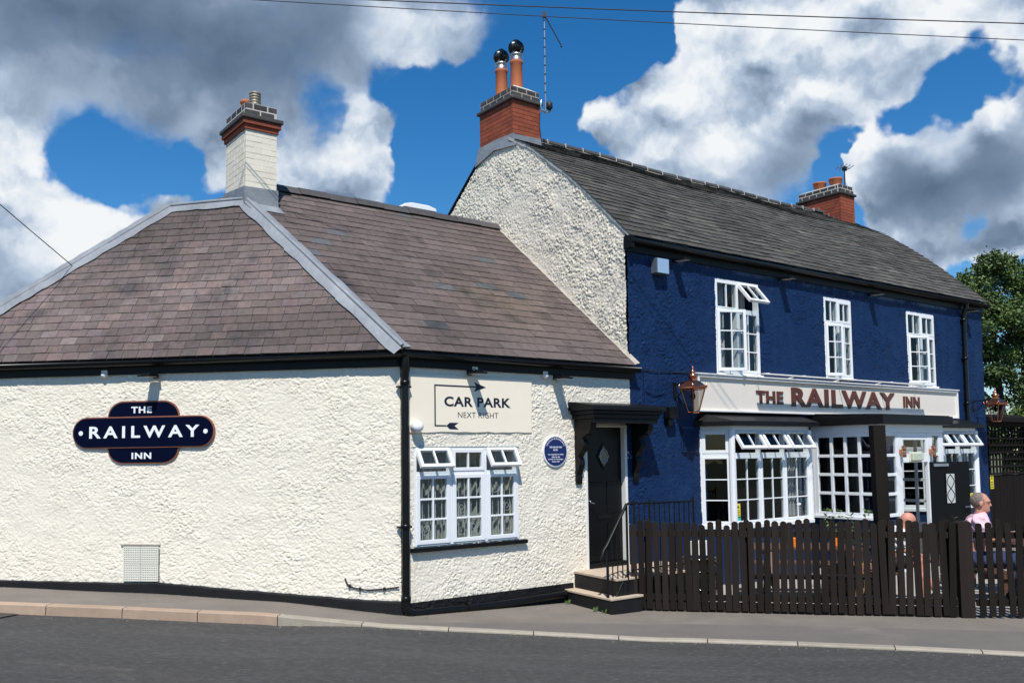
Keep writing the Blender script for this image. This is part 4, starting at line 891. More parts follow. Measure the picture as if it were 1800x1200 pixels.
# glazed entrance porch
PU0, PU1, PV1 = 4.38, 6.36, 1.29
pch = empty('porch', W(5.4, .65, 0), house)
F, Ln = facet(PU0, 0, PU0, PV1); zb, zt = .92, 2.30; T = at(F, 0, -.05, zb)
mb = MB(); mb.box(F, 0, Ln, -.05, .0, -.05, zb - .05); mb.build('base_panel', 'blue_paint', pch)
for a_, b_ in ((PU0 + .051, 4.88), (5.95, PU1)): MB().box(W, a_, b_, PV1 - .05, PV1 - .001, -.05, zb - .05).build('base_panel', 'blue_paint', pch)
mb = MB(); mb.box(F, 0, Ln + .03, -.06, .05, zb - .05, zb); mb.build('sill', 'upvc', pch, bevel=.006)
sash(pch, at(T, .06, .0, .0), Ln - .12, zt - zb, 4, 4, .06, .05, .06)
mb = MB(); mb.box(F, 0, .058, -.05, .012, zb, zt); mb.box(F, Ln - .058, Ln - .002, -.05, .012, zb, zt); mb.box(F, 0, Ln, -.055, .016, zt, zt + .14); mb.build('frame', 'upvc', pch, bevel=.005)
mb = MB(); mb.box(W, PU0, PU1, PV1 - .055, PV1 + .018, zt + .002, zt + .142)
for a, b in ((PU0 + .002, PU0 + .10), (4.88, 5.0), (5.83, 5.95), (6.25, PU1)): mb.box(W, a, b, PV1 - .055, PV1 + .012, -.02, zt)
mb.box(W, 5.0, 5.83, PV1 - .052, PV1 + .009, 1.80, 1.90); mb.box(W, 5.0, 5.83, PV1 - .05, PV1 + .006, zt - .07, zt); mb.build('frame', 'upvc', pch, bevel=.006)
sash(pch, at(W, PU0 + .10, PV1 - .04, zb), 4.88 - PU0 - .10, zt - zb, 1, 4, .055, .05, .05); sash(pch, at(W, 5.95, PV1 - .04, zb), .30, zt - zb, 1, 4, .05, .05, .05)
sash(pch, at(W, 5.0, PV1 - .04, 1.90), .83, zt - 1.97, 1, 1, .05, .02, .05)
FR, _ = facet(PU1, PV1 - .06, PU1, 0)
MB().box(FR, 0, PV1 - .07, -.06, 0, -.05, .66).build('base_panel', 'white_paint', pch); MB().box(FR, 0, PV1 - .07, -.061, .002, zt + .01, zt + .13).build('frame', 'upvc', pch)
sash(pch, at(FR, .0, -.055, .66), PV1 - .08, zt - .66, 3, 4, .07, .05, .05)
pr = empty('porch_roof', W(5.4, .65, 2.4), house)
MB().box(W, PU0 - .12, PU1 + .14, -.01, PV1 + .14, zt + .14, zt + .285).build('roof_fascia', 'black_paint', pr, bevel=.008)
MB().prism(W, [(-.01, zt + .36), (PV1 + .10, zt + .30), (PV1 + .10, zt + .285), (-.01, zt + .285)], PU0 - .09, PU1 + .1, axes='bca').build('roof_lead', 'black_paint', pr)
# the black entrance door, folded back
DH = W(5.86, PV1 + .02, 0); th = math.radians(14); ddir = vec(math.cos(th), math.sin(th), 0); dnor = vec(math.sin(th), -math.cos(th), 0)
FD = lambda x, y, z: DH + ddir * x + dnor * y + vec(0, 0, z)
ed = empty('entrance_door', DH, house)
MB().box(FD, 0, .80, -.045, 0, .12, 1.80).build('door_leaf', 'black_door', ed, bevel=.004)
oc, oz = .40, 1.34; lens = [(oc - .085, oz - .25), (oc + .085, oz - .25), (oc + .085, oz + .25), (oc - .085, oz + .25)]
MB().prism(FD, lens, -.05, .006).build('pane', 'pale_glass', ed)
mb = MB()
for sgn in (-1, 1):
    mb.tube([FD(oc + sgn * .07 * math.sin(t * 2 * math.pi), .010, oz - .24 + .48 * t) for t in np.linspace(0, 1, 21)], .006, 6)
mb.box(FD, oc - .1, oc - .085, .0, .012, oz - .265, oz + .265); mb.box(FD, oc + .085, oc + .1, .0, .012, oz - .265, oz + .265); mb.build('leadwork', 'black_paint', ed)
MB().box(FD, .06, .36, .0, .035, 1.72, 1.77).build('door_closer', 'steel', ed, bevel=.004)
mb = MB(); mb.tube([FD(.74, .0, 1.02), FD(.74, .045, 1.02), FD(.64, .05, 1.02)], .01, 8); mb.build('handle', 'steel', ed)

# blue house drain pipe
mb = MB(); mb.tube([W(9.86, .13, 5.1), W(9.86, .12, 5.0), W(9.855, .07, 4.86), W(9.85, .065, 4.7), W(9.82, .065, 2.58)], .045, 12)
for z in (4.72, 3.9, 2.95): mb.lathe(W(9.845 - (4.7 - z) * .012, .065, z), [(.047, 0), (.056, .004), (.056, .045), (.047, .05)], 14); mb.box(W, 9.76, 9.94, .0, .07, z + .01, z + .035)
mb.build('downpipe', 'black_plastic', house, recalc=False)

# ================================================================== SIGNS
def lettering(fr, body, x0, x1, z0, z1, v0, v1, material, parent, spacing=1., offset=.02, single=False, name='letter', warp=None):
    """letters fitted into x0..x1, z0..z1, standing from v0 to v1 off the frame"""
    V, isl = text_islands(body, spacing, offset); used = sorted({i for fs in isl for f in fs for i in f}); mn = V[used].min(0); mx = V[used].max(0)
    def put(p, v):
        q = (p - mn) / (mx - mn); x = x0 + (x1 - x0) * q[0]; z = z0 + (z1 - z0) * q[1]
        if warp: x, z = warp(x, z)
        return fr(x, v, z)
    big = MB()
    for fs in isl:
        mb = MB(); ids = sorted({i for f in fs for i in f}); mp = {i: k for k, i in enumerate(ids)}; n = len(ids); fl = [[mp[i] for i in f] for f in fs]; cnt = {}
        for f in fl:
            for a, b in zip(f, f[1:] + f[:1]): cnt[(a, b)] = cnt.get((a, b), 0) + 1
        edge = [e for e in cnt if (e[1], e[0]) not in cnt]
        vs = [put(V[i], v1) for i in ids] + [put(V[i], v0) for i in ids]
        (big if single else mb).add(vs, fl + [(a, n + a, n + b, b) for a, b in edge])
        if not single: mb.build(name, material, parent)
    if single: big.build('lettering', material, parent)

Ar = lambda x, y, z: A(-x, y, z)
# lozenge name sign on the long face
sg = tag(empty('name_sign', A(3.316, .03, 1.96)), 'navy lozenge name sign with copper rim and white letters on the long white wall', 'sign')
cx, cz = -3.316, 2.358
def arcp(x, z, r, a0, a1, n=14): return [(x + r * math.cos(math.radians(a0 + (a1 - a0) * i / n)), z + r * math.sin(math.radians(a0 + (a1 - a0) * i / n))) for i in range(n + 1)]
def stadium(e): return arcp(cx + .762, cz, .197 - e, -90, 90) + arcp(cx - .762, cz, .197 - e, 90, 270)
def lobe(e, sgn):
    h0, h1 = .0, .392 - e; w0 = .535 - e; r = .30
    pts = [(cx + w0, cz)] + [(cx + w0, cz + sgn * .17)] + [(cx + w0 - .05 - (.0 if t == 0 else 0) - .21 * (1 - math.cos(math.radians(t))) , cz + sgn * (.19 + (h1 - .19) * math.sin(math.radians(t)))) for t in range(0, 91, 9)]
    return pts + [(2 * cx - x, z) for x, z in reversed(pts)]
MB().prism(Ar, lobe(0, 1), .012, .030).build('rim', 'sign_rim', sg); MB().prism(Ar, lobe(0, -1), .0125, .0305).build('rim', 'sign_rim', sg)
MB().prism(Ar, lobe(.016, 1), .0305, .036).build('panel', 'sign_navy', sg); MB().prism(Ar, lobe(.016, -1), .031, .0365).build('panel', 'sign_navy', sg)
MB().prism(Ar, stadium(0), .014, .046).build('rim', 'sign_rim', sg, bevel=.004); MB().prism(Ar, stadium(.016), .0462, .052).build('panel', 'sign_navy', sg)
lettering(Ar, 'RAILWAY', -4.036, -2.551, 2.288, 2.438, .052, .056, 'sign_white', sg, 1.45, .025)
lettering(Ar, 'THE', -3.477, -3.198, 2.597, 2.678, .036, .040, 'sign_white', sg, 1.15, .03); lettering(Ar, 'INN', -3.463, -3.198, 2.025, 2.104, .0365, .0405, 'sign_white', sg, 1.15, .03)
for x in (-4.153, -2.47): MB().prism(Ar, arcp(x, 2.356, .029, 0, 345, 23), .052, .056).build('dot', 'sign_white', sg)
# painted car park sign
cpk = tag(empty('car_park_sign', W(-2.77, .02, 2.3)), 'smooth cream painted panel with black CAR PARK arrow above the annexe window', 'sign')
pan = []
for (xa, za), (xb, zb_) in (((-3.72, 2.30), (-1.84, 2.305)), ((-1.84, 2.305), (-1.83, 3.0)), ((-1.83, 3.0), (-3.73, 3.0)), ((-3.73, 3.0), (-3.72, 2.30))):
    for i in range(16): t = i / 16; pan.append((xa + (xb - xa) * t + random.uniform(-.007, .007), za + (zb_ - za) * t + random.uniform(-.007, .007)))
MB().prism(W, pan, -.01, .0285).build('panel', 'smooth_render', cpk, bevel=.004)
lettering(W, 'CAR PARK', -3.207, -2.184, 2.622, 2.747, .0285, .0305, 'ink', cpk, 1.08, .03)
lettering(W, 'NEXT RIGHT', -3.006, -2.384, 2.484, 2.555, .0285, .0305, 'ink', cpk, 1.03, -.006)
def flat(poly, nm): MB().prism(W, poly, .0285, .0307).build(nm, 'ink', cpk)
flat([(-3.35, 2.889), (-2.72, 2.886), (-2.72, 2.868), (-3.332, 2.871), (-3.332, 2.374), (-3.35, 2.374)], 'arrow_shaft'); flat([(-3.3315, 2.374), (-3.18, 2.374), (-3.18, 2.391), (-3.3315, 2.391)], 'arrow_shaft')
flat([(-2.757, 2.937), (-2.573, 2.877), (-2.757, 2.816), (-2.7195, 2.877)], 'arrow_head'); flat([(-3.1795, 2.382), (-3.13, 2.421), (-2.998, 2.421), (-3.06, 2.382), (-2.998, 2.337), (-3.13, 2.341)], 'arrow_flight')
# round blue plaque
pq = tag(empty('wall_plaque', W(-1.44, .02, 1.85)), 'round blue heritage plaque with white rim between the annexe window and door', 'plaque')
pc0 = (-1.442, 2.055)
MB().prism(W, arcp(*pc0, .212, 0, 354, 47), .0, .036).build('rim', 'sign_white', pq, bevel=.004); MB().prism(W, arcp(*pc0, .194, 0, 354, 47), .0362, .041).build('face', 'plaque_blue', pq)
for body, hw, za, hh in (('THE RAILWAY INN', .108, 2.098, .024), ('RATBY', .04, 2.062, .022), ('was originally the ticket', .138, 2.0, .022), ('office for the', .072, 1.968, .022), ('Leicester to Swannington', .132, 1.936, .022), ('Railway 1832', .066, 1.904, .022)):
    lettering(W, body, pc0[0] - hw, pc0[0] + hw, za, za + hh, .041, .0422, 'sign_white', pq, 1., .015, single=True)
def bend(x, z):
    t = (x - pc0[0]) / .17; r = .160 + (z - 2.2); return pc0[0] + r * math.sin(t), pc0[1] + r * math.cos(t)
lettering(W, 'HINCKLEY & BOSWORTH', pc0[0] - .19, pc0[0] + .19, 2.2, 2.22, .041, .0422, 'sign_white', pq, 1., .01, single=True, warp=bend)
# long fascia sign over the bays
fs = tag(empty('fascia_sign', W(5.3, .1, 2.64)), 'long cream fascia sign with raised brown letters across the blue front', 'sign')
MB().box(W, 1.36, 9.28, .03, .105, 2.66, 3.20).build('panel', 'cream_panel', fs)
for (a, b, c_, d) in ((1.33, 9.31, 3.17, 3.215), (1.33, 9.31, 2.64, 2.672), (1.332, 1.372, 2.6725, 3.1695), (9.268, 9.308, 2.6725, 3.1695)): MB().box(W, a, b, .025, .145, c_, d).build('trim', 'white_paint', fs, bevel=.006)
MB().box(W, 1.3, 9.33, .02, .165, 3.2155, 3.235).build('coping', 'white_paint', fs, bevel=.004)
for body, a, b, c_, d, sp in (('THE', 2.762, 3.47, 2.797, 3.012, 1.1), ('RAILWAY', 3.70, 6.925, 2.767, 3.095, 1.12), ('INN', 7.23, 7.82, 2.828, 3.045, 1.1)):
    lettering(W, body, a, b, c_, d, .106, .124, 'letter_brown', fs, sp, .035)
tl = tag(empty('trough_light', W(5.2, .3, 3.26)), 'slim white strip light on thin arms above the fascia sign', 'light')
MB().box(W, 2.60, 7.80, .355, .425, 3.240, 3.262).build('housing', 'white_paint', tl, bevel=.006)
for u in (2.75, 3.72, 5.05, 6.4, 7.6):
    MB().tube([W(u, .03, 3.245), W(u, .18, 3.272), W(u, .39, 3.268)], .008, 6).build('arm', 'white_paint', tl)

# ================================================================== THINGS FIXED TO THE WALLS
def floodlight(fr, x, z, label, group, tilt=.05, black='black_paint'):
    t = tag(empty('floodlight', fr(x, .02, z)), label, 'light', group)
    mb = MB(); mb.box(fr, x - .03, x + .03, .0, .03, z - .01, z + .07); mb.tube([fr(x, .02, z + .05), fr(x + .05, .05, z + .06), fr(x + .09, .14, z + .03)], .011, 8); mb.build('arm', black, t)
    mb = MB(); P = lambda a, b, c: fr(x + a, .065 + b, z + c + b * tilt * -1); mb.box(P, -.075, .075, 0, .25, .0, .022); mb.box(P, -.055, .055, .03, .2, .022, .04); mb.build('housing', black, t, bevel=.006)
    MB().box(P, -.06, .06, .02, .235, -.004, .001).build('lens', 'grey_plastic', t)
    return t
floodlight(Ar, -3.16, 3.04, 'flat black floodlight under the gutter above the navy lozenge sign', 'floodlights on the annexe')
floodlight(W, -2.82, 3.035, 'flat black floodlight casting its shadow on the CAR PARK panel', 'floodlights on the annexe')
floodlight(W, -1.42, 3.03, 'flat black floodlight under the gutter just left of the door canopy', 'floodlights on the annexe')
for u, lb in ((1.0, 'black floodlight under the blue eaves beside the alarm box'), (3.62, 'black floodlight under the blue eaves right of the open upstairs fanlight'), (6.35, 'black floodlight under the blue eaves between middle and right upstairs windows'), (9.98, 'black floodlight under the blue eaves beside the far downpipe')):
    floodlight(W, u, 4.93, lb, 'floodlights under the house eaves')
def sensor(fr, x, z, label):
    t = tag(empty('sensor_box', fr(x, 0, z)), label, 'sensor', 'small white sensors under the annexe gutter')
    MB().box(fr, x - .045, x + .045, 0, .05, z - .03, z + .06).build('body', 'pale_plastic', t, bevel=.01)
    MB().lathe(fr(x, .05, z - .005), [(.005, -.035), (.03, -.022), (.04, 0), (.03, .022), (.005, .035)], 12).build('eye', 'sign_white', t)
    MB().tube([fr(x, .03, z + .06), fr(x + .04, .02, z + .10), fr(x + .14, .012, z + .105)], .006, 6).build('cable', 'pale_plastic', t)
sensor(Ar, -3.85, 3.09, 'small white sensor box under the gutter left of the lozenge sign lamp')
sensor(W, -2.75, 3.075, 'small white sensor box directly above the CAR PARK arrow head'); sensor(W, -1.60, 3.07, 'small white sensor box under the gutter above the blue plaque')
dm = tag(empty('dome_lamp', W(-3.63, .06, 2.32)), 'round white globe fitting beside the corner downpipe', 'lamp')
MB().tube([W(-3.64, 0, 2.37), W(-3.64, .05, 2.37)], .06, 16).build('base', 'pale_plastic', dm)
mb = MB(); mb.lathe(W(-3.635, .10, 2.365), [(.008, -.074), (.04, -.064), (.066, -.035), (.075, 0), (.066, .035), (.04, .064), (.008, .074)], 18); mb.build('globe', 'sign_white', dm)
al = tag(empty('alarm_box', W(.65, .08, 4.68)), 'pale blue alarm box high on the blue wall beside the gable', 'alarm')
MB().box(W, .50, .75, .0, .14, 4.69, 4.92).build('body', 'alarm_side', al, bevel=.012); MB().box(W, .505, .745, .1405, .148, 4.695, 4.915).build('face', 'alarm_face', al, bevel=.003)
bp = tag(empty('louvre_panel', W(1.24, .03, 2.02)), 'blue painted louvre panel on the wall left of the bay', 'vent')
MB().box(W, 1.06, 1.44, .0, .03, 2.02, 2.41).build('frame', 'blue_paint', bp, bevel=.004)
for k in range(11): MB().prism(W, [(.031, 2.035 + k * .033), (.052, 2.030 + k * .033), (.038, 2.060 + k * .033), (.031, 2.060 + k * .033)], 1.075, 1.425, axes='bca').build('louvre', 'blue_paint', bp)
sf = tag(empty('security_light', W(.74, .1, 2.5)), 'small dark security light on the blue wall beside the door canopy', 'light')
MB().box(W, .70, .78, .0, .05, 2.55, 2.63).build('bracket', 'black_plastic', sf); MB().box(W, .66, .84, .05, .17, 2.52, 2.70).build('housing', 'iron_black', sf, bevel=.01); MB().box(W, .70, .80, .03, .10, 2.42, 2.515).build('sensor', 'black_plastic', sf, bevel=.01)
cb = tag(empty('wall_cable', W(.45, .02, 2.7)), 'dark cables looped over the blue wall between gutter end and lantern', 'cable')
for pts in ([(.10, 3.21), (.35, 3.235), (.70, 3.23), (1.3, 3.235)], [(.28, 3.22), (.29, 2.9), (.30, 2.66)], [(.30, 2.93), (.45, 2.885), (.62, 2.89), (.70, 2.93)], [(.60, 3.23), (.61, 3.05), (.60, 2.9)]):
    MB().tube([W(u, .03, z) for u, z in pts], .007, 6).build('cable', 'blue_paint' if pts[0][0] > .2 else 'wire', cb)
vt = tag(empty('air_vent', A(3.32, .02, .53)), 'cream louvred air vent low in the long white wall', 'vent')
MB().box(Ar, -3.565, -3.08, .0, .016, .515, .955).build('backing', 'vent_dark', vt)
for ix in range(2):
    for iz in range(2):
        mb = MB(); xa, za = -3.56 + ix * .238, .52 + iz * .216; w_, h_ = .232, .21
        for k in range(8): zc = za + .008 + k * (h_ - .016) / 7; mb.box(Ar, xa, xa + w_, .016, .034, zc - .0078, zc + .0078)
        for k in range(10): xc = xa + .007 + k * (w_ - .014) / 9; mb.box(Ar, xc - .006, xc + .006, .0165, .0325, za, za + h_)
        mb.build('grille', 'pale_plastic', vt)
MB().box(Ar, -3.60, -3.07, .0, .03, .958, .972).build('lintel', 'mortar', vt)
wc = tag(empty('wall_cable', A(.4, .02, .45)), 'short black cable clipped low on the white wall near the corner pipe', 'cable')
MB().tube([Ar(-.69, .02, .575), Ar(-.66, .03, .51), Ar(-.58, .03, .465), Ar(-.42, .03, .44), Ar(-.2, .032, .455), Ar(-.02, .035, .48)], .009, 8).build('cable', 'wire', wc)
for x, z in ((-.63, .485), (-.5, .452), (-.2, .457)): MB().box(Ar, x - .012, x + .012, .02, .045, z - .02, z + .02).build('clip', 'wire', wc)
# copper lanterns on iron brackets
def lantern(u, v, dz, label):
    t = tag(empty('wall_lantern', W(u, v, 2.58 + dz)), label, 'lantern', 'copper lanterns on the blue front'); c = lambda z: W(u, v, z + dz)
    hexp = lambda r, z, k: c(z) + vec(r * math.cos(math.pi / 3 * k + .3), r * math.sin(math.pi / 3 * k + .3), 0)
    MB().lathe(c(0), [(.20, 2.955), (.232, 2.96), (.236, 2.985), (.215, 2.995), (.12, 3.07), (.075, 3.085), (.075, 3.105), (.06, 3.11)], 6, smooth=False, rot=.3 * 6 / (2 * math.pi)).build('lantern_roof', 'copper', t)
    MB().lathe(c(0), [(.055, 3.108), (.058, 3.125), (.075, 3.14), (.078, 3.16), (.06, 3.185), (.03, 3.195), (.028, 3.21), (.042, 3.22), (.028, 3.235), (.014, 3.25), (.022, 3.262), (.012, 3.28), (.003, 3.32)], 18).build('finial', 'copper', t)
    mb = MB()
    for k in range(6):
        a, b = hexp(.20, 2.957, k), hexp(.088, 2.612, k); mb.tube([a, b], .0085, 6); mb.tube([hexp(.20, 2.957, k), hexp(.20, 2.957, k + 1)], .009, 6); mb.tube([b, hexp(.088, 2.612, k + 1)], .0085, 6)
        s_ = hexp(.228, 2.985, k); mb.lathe(s_, [(.012, 0), (.016, .012), (.006, .03), (.002, .04)], 8)
    mb.build('lantern_frame', 'copper', t)
    for k in range(6): MB().add([hexp(.195, 2.95, k), hexp(.195, 2.95, k + 1), hexp(.086, 2.618, k + 1), hexp(.086, 2.618, k)], [(0, 1, 2, 3)]).build('pane', 'lantern_glass', t, recalc=False)
    MB().lathe(c(0), [(.086, 2.595), (.094, 2.6), (.094, 2.612), (.05, 2.614)], 6, smooth=False, rot=.3 * 6 / (2 * math.pi)).build('lantern_base', 'copper', t)
    mb = MB(); mb.lathe(c(0), [(.018, 2.90), (.022, 2.93), (.022, 2.955)], 12); mb.lathe(c(0), [(.010, 2.80), (.030, 2.82), (.034, 2.86), (.02, 2.90)], 12); mb.build('bulb_holder', 'iron_black', t)
    mb = MB(); uw = u - .06; mb.box(W, uw - .025, uw + .025, .0, .03, 2.84 + dz, 3.07 + dz); mb.tube([W(uw, .02, 3.04 + dz), W(uw + .02, v * .5, 3.06 + dz), W(u - .02, v - .09, 3.085 + dz)], .012, 8)
    mb.tube([W(uw + .012 * k, .03 + v * .35 * math.sin(k / 6 * math.pi / 2), 2.86 + dz + .18 * (1 - math.cos(k / 6 * math.pi / 2))) for k in range(7)], .009, 8); mb.build('bracket', 'iron_black', t)
lantern(1.0, .33, 0, 'copper lantern at the left end of the fascia sign'); lantern(10.24, .45, -.02, 'copper lantern on the far right corner of the blue house')
# lights and notice on the porch
for u, lb in ((4.94, 'copper up-and-down light left of the porch doorway'), (5.89, 'copper up-and-down light right of the porch doorway')):
    t = tag(empty('porch_light', W(u, PV1 + .06, 1.9)), lb, 'light', 'copper porch lights'); MB().box(W, u - .02, u + .02, PV1 + .012, PV1 + .05, 1.95, 2.02).build('bracket', 'copper', t)
    for s_ in (-1, 1): MB().lathe(W(u, PV1 + .085, 1.985 + s_ * .05 - .045), [(.036, 0), (.038, .005), (.038, .085), (.036, .09)], 16).build('shade', 'copper', t)
el = tag(empty('emergency_light', W(5.41, PV1 + .03, 1.83)), 'pale green bulkhead light over the porch doorway', 'light')
MB().box(W, 5.22, 5.60, PV1 + .01, PV1 + .03, 1.815, 1.975).build('base', 'pale_plastic', el, bevel=.006); MB().box(W, 5.24, 5.58, PV1 + .0305, PV1 + .08, 1.83, 1.96).build('diffuser', 'green_plastic', el, bevel=.012)
st = tag(empty('window_sticker', W(1.86, .4, 1.0)), 'yellow warning sticker low in the left bay window', 'sticker')
def sticker(root, ua, ub, za, zb_, v, base, ink):
    MB().box(W, ua, ub, v, v + .0012, za, zb_).build('sheet', base, root); hh = zb_ - za; m = (ua + ub) / 2
    MB().prism(W, [(m - .035, zb_ - hh * .36), (m + .035, zb_ - hh * .36), (m, zb_ - hh * .10)], v + .0012, v + .002).build('symbol', ink, root)
    mb = MB()
    for k in range(4): mb.box(W, ua + .015, ub - .015 - .01 * (k % 2), v + .0012, v + .002, za + hh * (.08 + .12 * k), za + hh * (.13 + .12 * k))
    mb.build('lettering', ink, root)
sticker(st, 1.815, 1.925, 1.03, 1.225, .3945, 'yellow_sticker', 'ink')
st = tag(empty('window_sticker', W(1.86, .4, .9)), 'teal sticker under the yellow one in the left bay window', 'sticker'); MB().box(W, 1.80, 1.93, .3945, .3957, .93, 1.015).build('sheet', 'teal_sticker', st); MB().box(W, 1.83, 1.90, .3957, .3964, .955, .965).build('lettering', 'sign_white', st)
mn = tag(empty('menu_board', W(3.4, .4, .9)), 'dark printed menu in the right light of the left bay', 'menu'); MB().box(W, 3.31, 3.50, .3945, .3957, .94, 1.19).build('sheet', 'paper_black', mn)
MB().prism(W, [(3.405 + .06 * math.cos(t), 1.155 + .022 * math.sin(t)) for t in np.linspace(0, 5.9, 18)], .3957, .3964).build('logo', 'sign_white', mn); mb = MB()
for k in range(12): mb.box(W, 3.33, 3.48 - .02 * (k % 3), .3957, .3964, .95 + k * .0145, .956 + k * .0145)
mb.build('lettering', 'grey_print', mn)
st = tag(empty('window_sticker', W(9.14, .4, .8)), 'yellow warning sticker low in the right bay window', 'sticker'); sticker(st, 9.10, 9.21, .935, 1.13, .3945, 'yellow_sticker', 'ink')

# ================================================================== ROOFTOP THINGS
ae = tag(empty('tv_aerial', W(.68, -2.64, 8.1)), 'tall pole aerial clamped to the big red chimney', 'aerial')
mb = MB(); mb.tube([W(.67, -2.62, 8.08), W(.675, -2.62, 9.86)], .014, 8); mb.build('pole', 'steel', ae)
mb = MB()
for k in range(9): mb.tube([W(.672, -2.62, 8.4 + k * .165), W(.672, -2.62, 8.425 + k * .165)], .0175, 8)
mb.build('band', 'wire', ae); top = W(.675, -2.62, 9.84)
mb = MB(); mb.box(lambda a, b, c: top + vec(a, b, c), -.03, .03, -.03, .03, -.06, .05); mb.tube([top, top + D_ * .30 + N_ * .10 + vec(0, 0, -.52)], .010, 6)
mb.lathe(top + D_ * .30 + N_ * .10 + vec(0, 0, -.56), [(.008, 0), (.02, .02), (.008, .04)], 8); mb.build('boom', 'wire', ae)
mb = MB(); mb.tube([W(.615, -2.68, 8.12), W(.70, -2.64, 8.06), W(.78, -2.6, 8.1)], .018, 8); mb.tube([W(.61, -2.66, 8.28), W(.56, -2.62, 8.15), W(.60, -2.64, 8.05)], .014, 8); mb.build('bracket', 'steel', ae)
MB().lathe(W(.74, -2.6, 8.11), [(.03, 0), (.06, .03), (.06, .11), (.03, .15)], 14).build('junction_box', 'wire', ae)
MB().tube([W(.60, -2.69, 8.05), W(.58, -2.685, 7.8), W(.62, -2.68, 7.5), W(.66, -2.6, 7.34)], .008, 6).build('cable', 'wire', ae)
ae2 = tag(empty('tv_aerial', W(10.2, -3.1, 8.35)), 'small stub aerial on the far right chimney', 'aerial')
MB().tube([W(10.21, -2.82, 8.3), W(10.22, -2.82, 8.92)], .016, 8).build('pole', 'wire', ae2); mb = MB(); t0 = W(10.22, -2.82, 8.86)
mb.tube([t0 - D_ * .22, t0 + D_ * .25 + vec(0, 0, .05)], .010, 6)
for k in range(4): q = t0 + D_ * (-.2 + k * .14) + vec(0, 0, .01 * k); mb.tube([q + vec(0, 0, -.02) - N_ * .12, q + vec(0, 0, .06) + N_ * .12], .008, 6)
mb.build('elements', 'steel', ae2); MB().box(at(W, 10.22, -2.82, 8.82), -.04, .05, -.04, .04, 0, .09).build('junction_box', 'wire', ae2)
rv = tag(empty('roof_vent', W(-1.5, -3.5, 5.9)), 'white capped roof vent poking up behind the annexe ridge', 'vent')
MB().prism(W, [(-1.77, -3.6), (-1.22, -3.6), (-1.22, -3.38), (-1.77, -3.38)], 5.75, 6.13, axes='abc').build('body', 'black_paint', rv)
MB().prism(W, [(-1.82, 6.135), (-1.80, 6.19), (-1.66, 6.225), (-1.33, 6.225), (-1.19, 6.19), (-1.17, 6.135)], -3.66, -3.32, axes='acb').build('cap', 'sign_white', rv, bevel=.01)
for k in range(4): MB().box(W, -1.765 + k * .178, -1.752 + k * .178, -3.379, -3.366, 6.02, 6.13).build('slat', 'pale_plastic', rv)
def wire(p, q, sag, r, label):
    p, q = np.array(p, float), np.array(q, float); pts = [p + (q - p) * t + vec(0, 0, -sag * 4 * t * (1 - t)) for t in np.linspace(0, 1, 61)]
    o = MB().tube(pts, r, 6).build('overhead_wire', 'wire'); tag(o, label, 'wire', 'overhead wires'); return o
p1, p2 = vec(-3.04, 11, 8.05), vec(6.53, 11, 7.38); q1, q2 = vec(-1.45, 11, 7.99), vec(6.54, 11, 7.56)
wire(p1 + (p1 - p2) * 1.6, p2 + (p2 - p1) * 1.3, .26, .0052, 'thinner lower overhead wire crossing the sky above both chimneys')
wire(q1 + (q1 - q2) * 2.0, q2 + (q2 - q1) * 1.5, .22, .0068, 'thicker upper overhead wire crossing the top of the sky')
wire(vec(-8.4, 3.0, 9.0), A(4.78, -.60, 4.66), .12, .006, 'thin wire slanting down to the left hip of the annexe roof')

# ================================================================== FENCE, STEPS RAIL AND GARDEN
P0, P1, P2 = vec(1.50, 11.70, 0), vec(5.36, 10.875, 0), vec(8.2, 10.45, 0)
def fence_frame(p, q):
    dd = (q - p) / np.linalg.norm(q - p); nn = vec(dd[1], -dd[0], 0); return lambda a, b, c: p + dd * a + nn * b + vec(0, 0, c), float(np.linalg.norm(q - p))
def picket_mesh(w, h, t=.02):
    pr = [(-w / 2, 0), (w / 2, 0), (w / 2, h - w * .42)] + [(w / 2 * math.cos(math.radians(a)), h - w * .42 + w * .42 * math.sin(math.radians(a))) for a in range(20, 170, 20)] + [(-w / 2, h - w * .42)]
    return pr
def run_fence(name, p, q, n, w, label, posts, cat, lean=True):
    fr, Ln = fence_frame(p, q); root = tag(empty(name, (p + q) / 2), label, cat)
    for i in range(n):
        x = Ln * (i + .5) / n + random.uniform(-.006, .006); gz = g(fr(x, 0, 0)[0]); ww = w * random.uniform(.92, 1.08); h = random.gauss(1.105, .016) + .03 * (x / Ln); tl = random.gauss(0, .014) + (.035 if lean and i == 31 else 0); ty = random.gauss(0, .006)
        mb = MB(); pr = picket_mesh(ww, h); z0_ = gz + random.uniform(.012, .035); F = lambda a, b, c: fr(x + a + (.5 - c) * -tl * -1, b + .012 + c * ty, z0_ + c)
        mb.prism(F, pr, .0, .021).build('picket', 'timber', root, bevel=.0025)
    for z in (.14, .94):
        ma, mbz = g(p[0]), g(q[0]); mb = MB(); vs = [fr(a, b, zz + (ma if a < Ln / 2 else mbz)) for zz in (z, z + .075) for b in (-.035, .010) for a in (0.0, Ln)]
        mb.add(vs, [(0, 1, 3, 2), (4, 6, 7, 5), (0, 4, 5, 1), (2, 3, 7, 6), (0, 2, 6, 4), (1, 5, 7, 3)]).build('rail', 'timber', root, bevel=.003)
    if lean: MB().box(fr, .02, Ln, -.034, -.008, .0, .125).build('gravel_board', 'timber', root)
    for x in posts:
        gz = g(fr(x, 0, 0)[0]); h = 1.15; mb = MB(); mb.prism(fr, [(x - .042, gz - .02), (x + .042, gz - .02), (x + .042, gz + h - .03), (x + .02, gz + h), (x - .02, gz + h), (x - .042, gz + h - .03)], -.125, -.036, axes='acb'); mb.build('post', 'timber', root, bevel=.004)
    return root
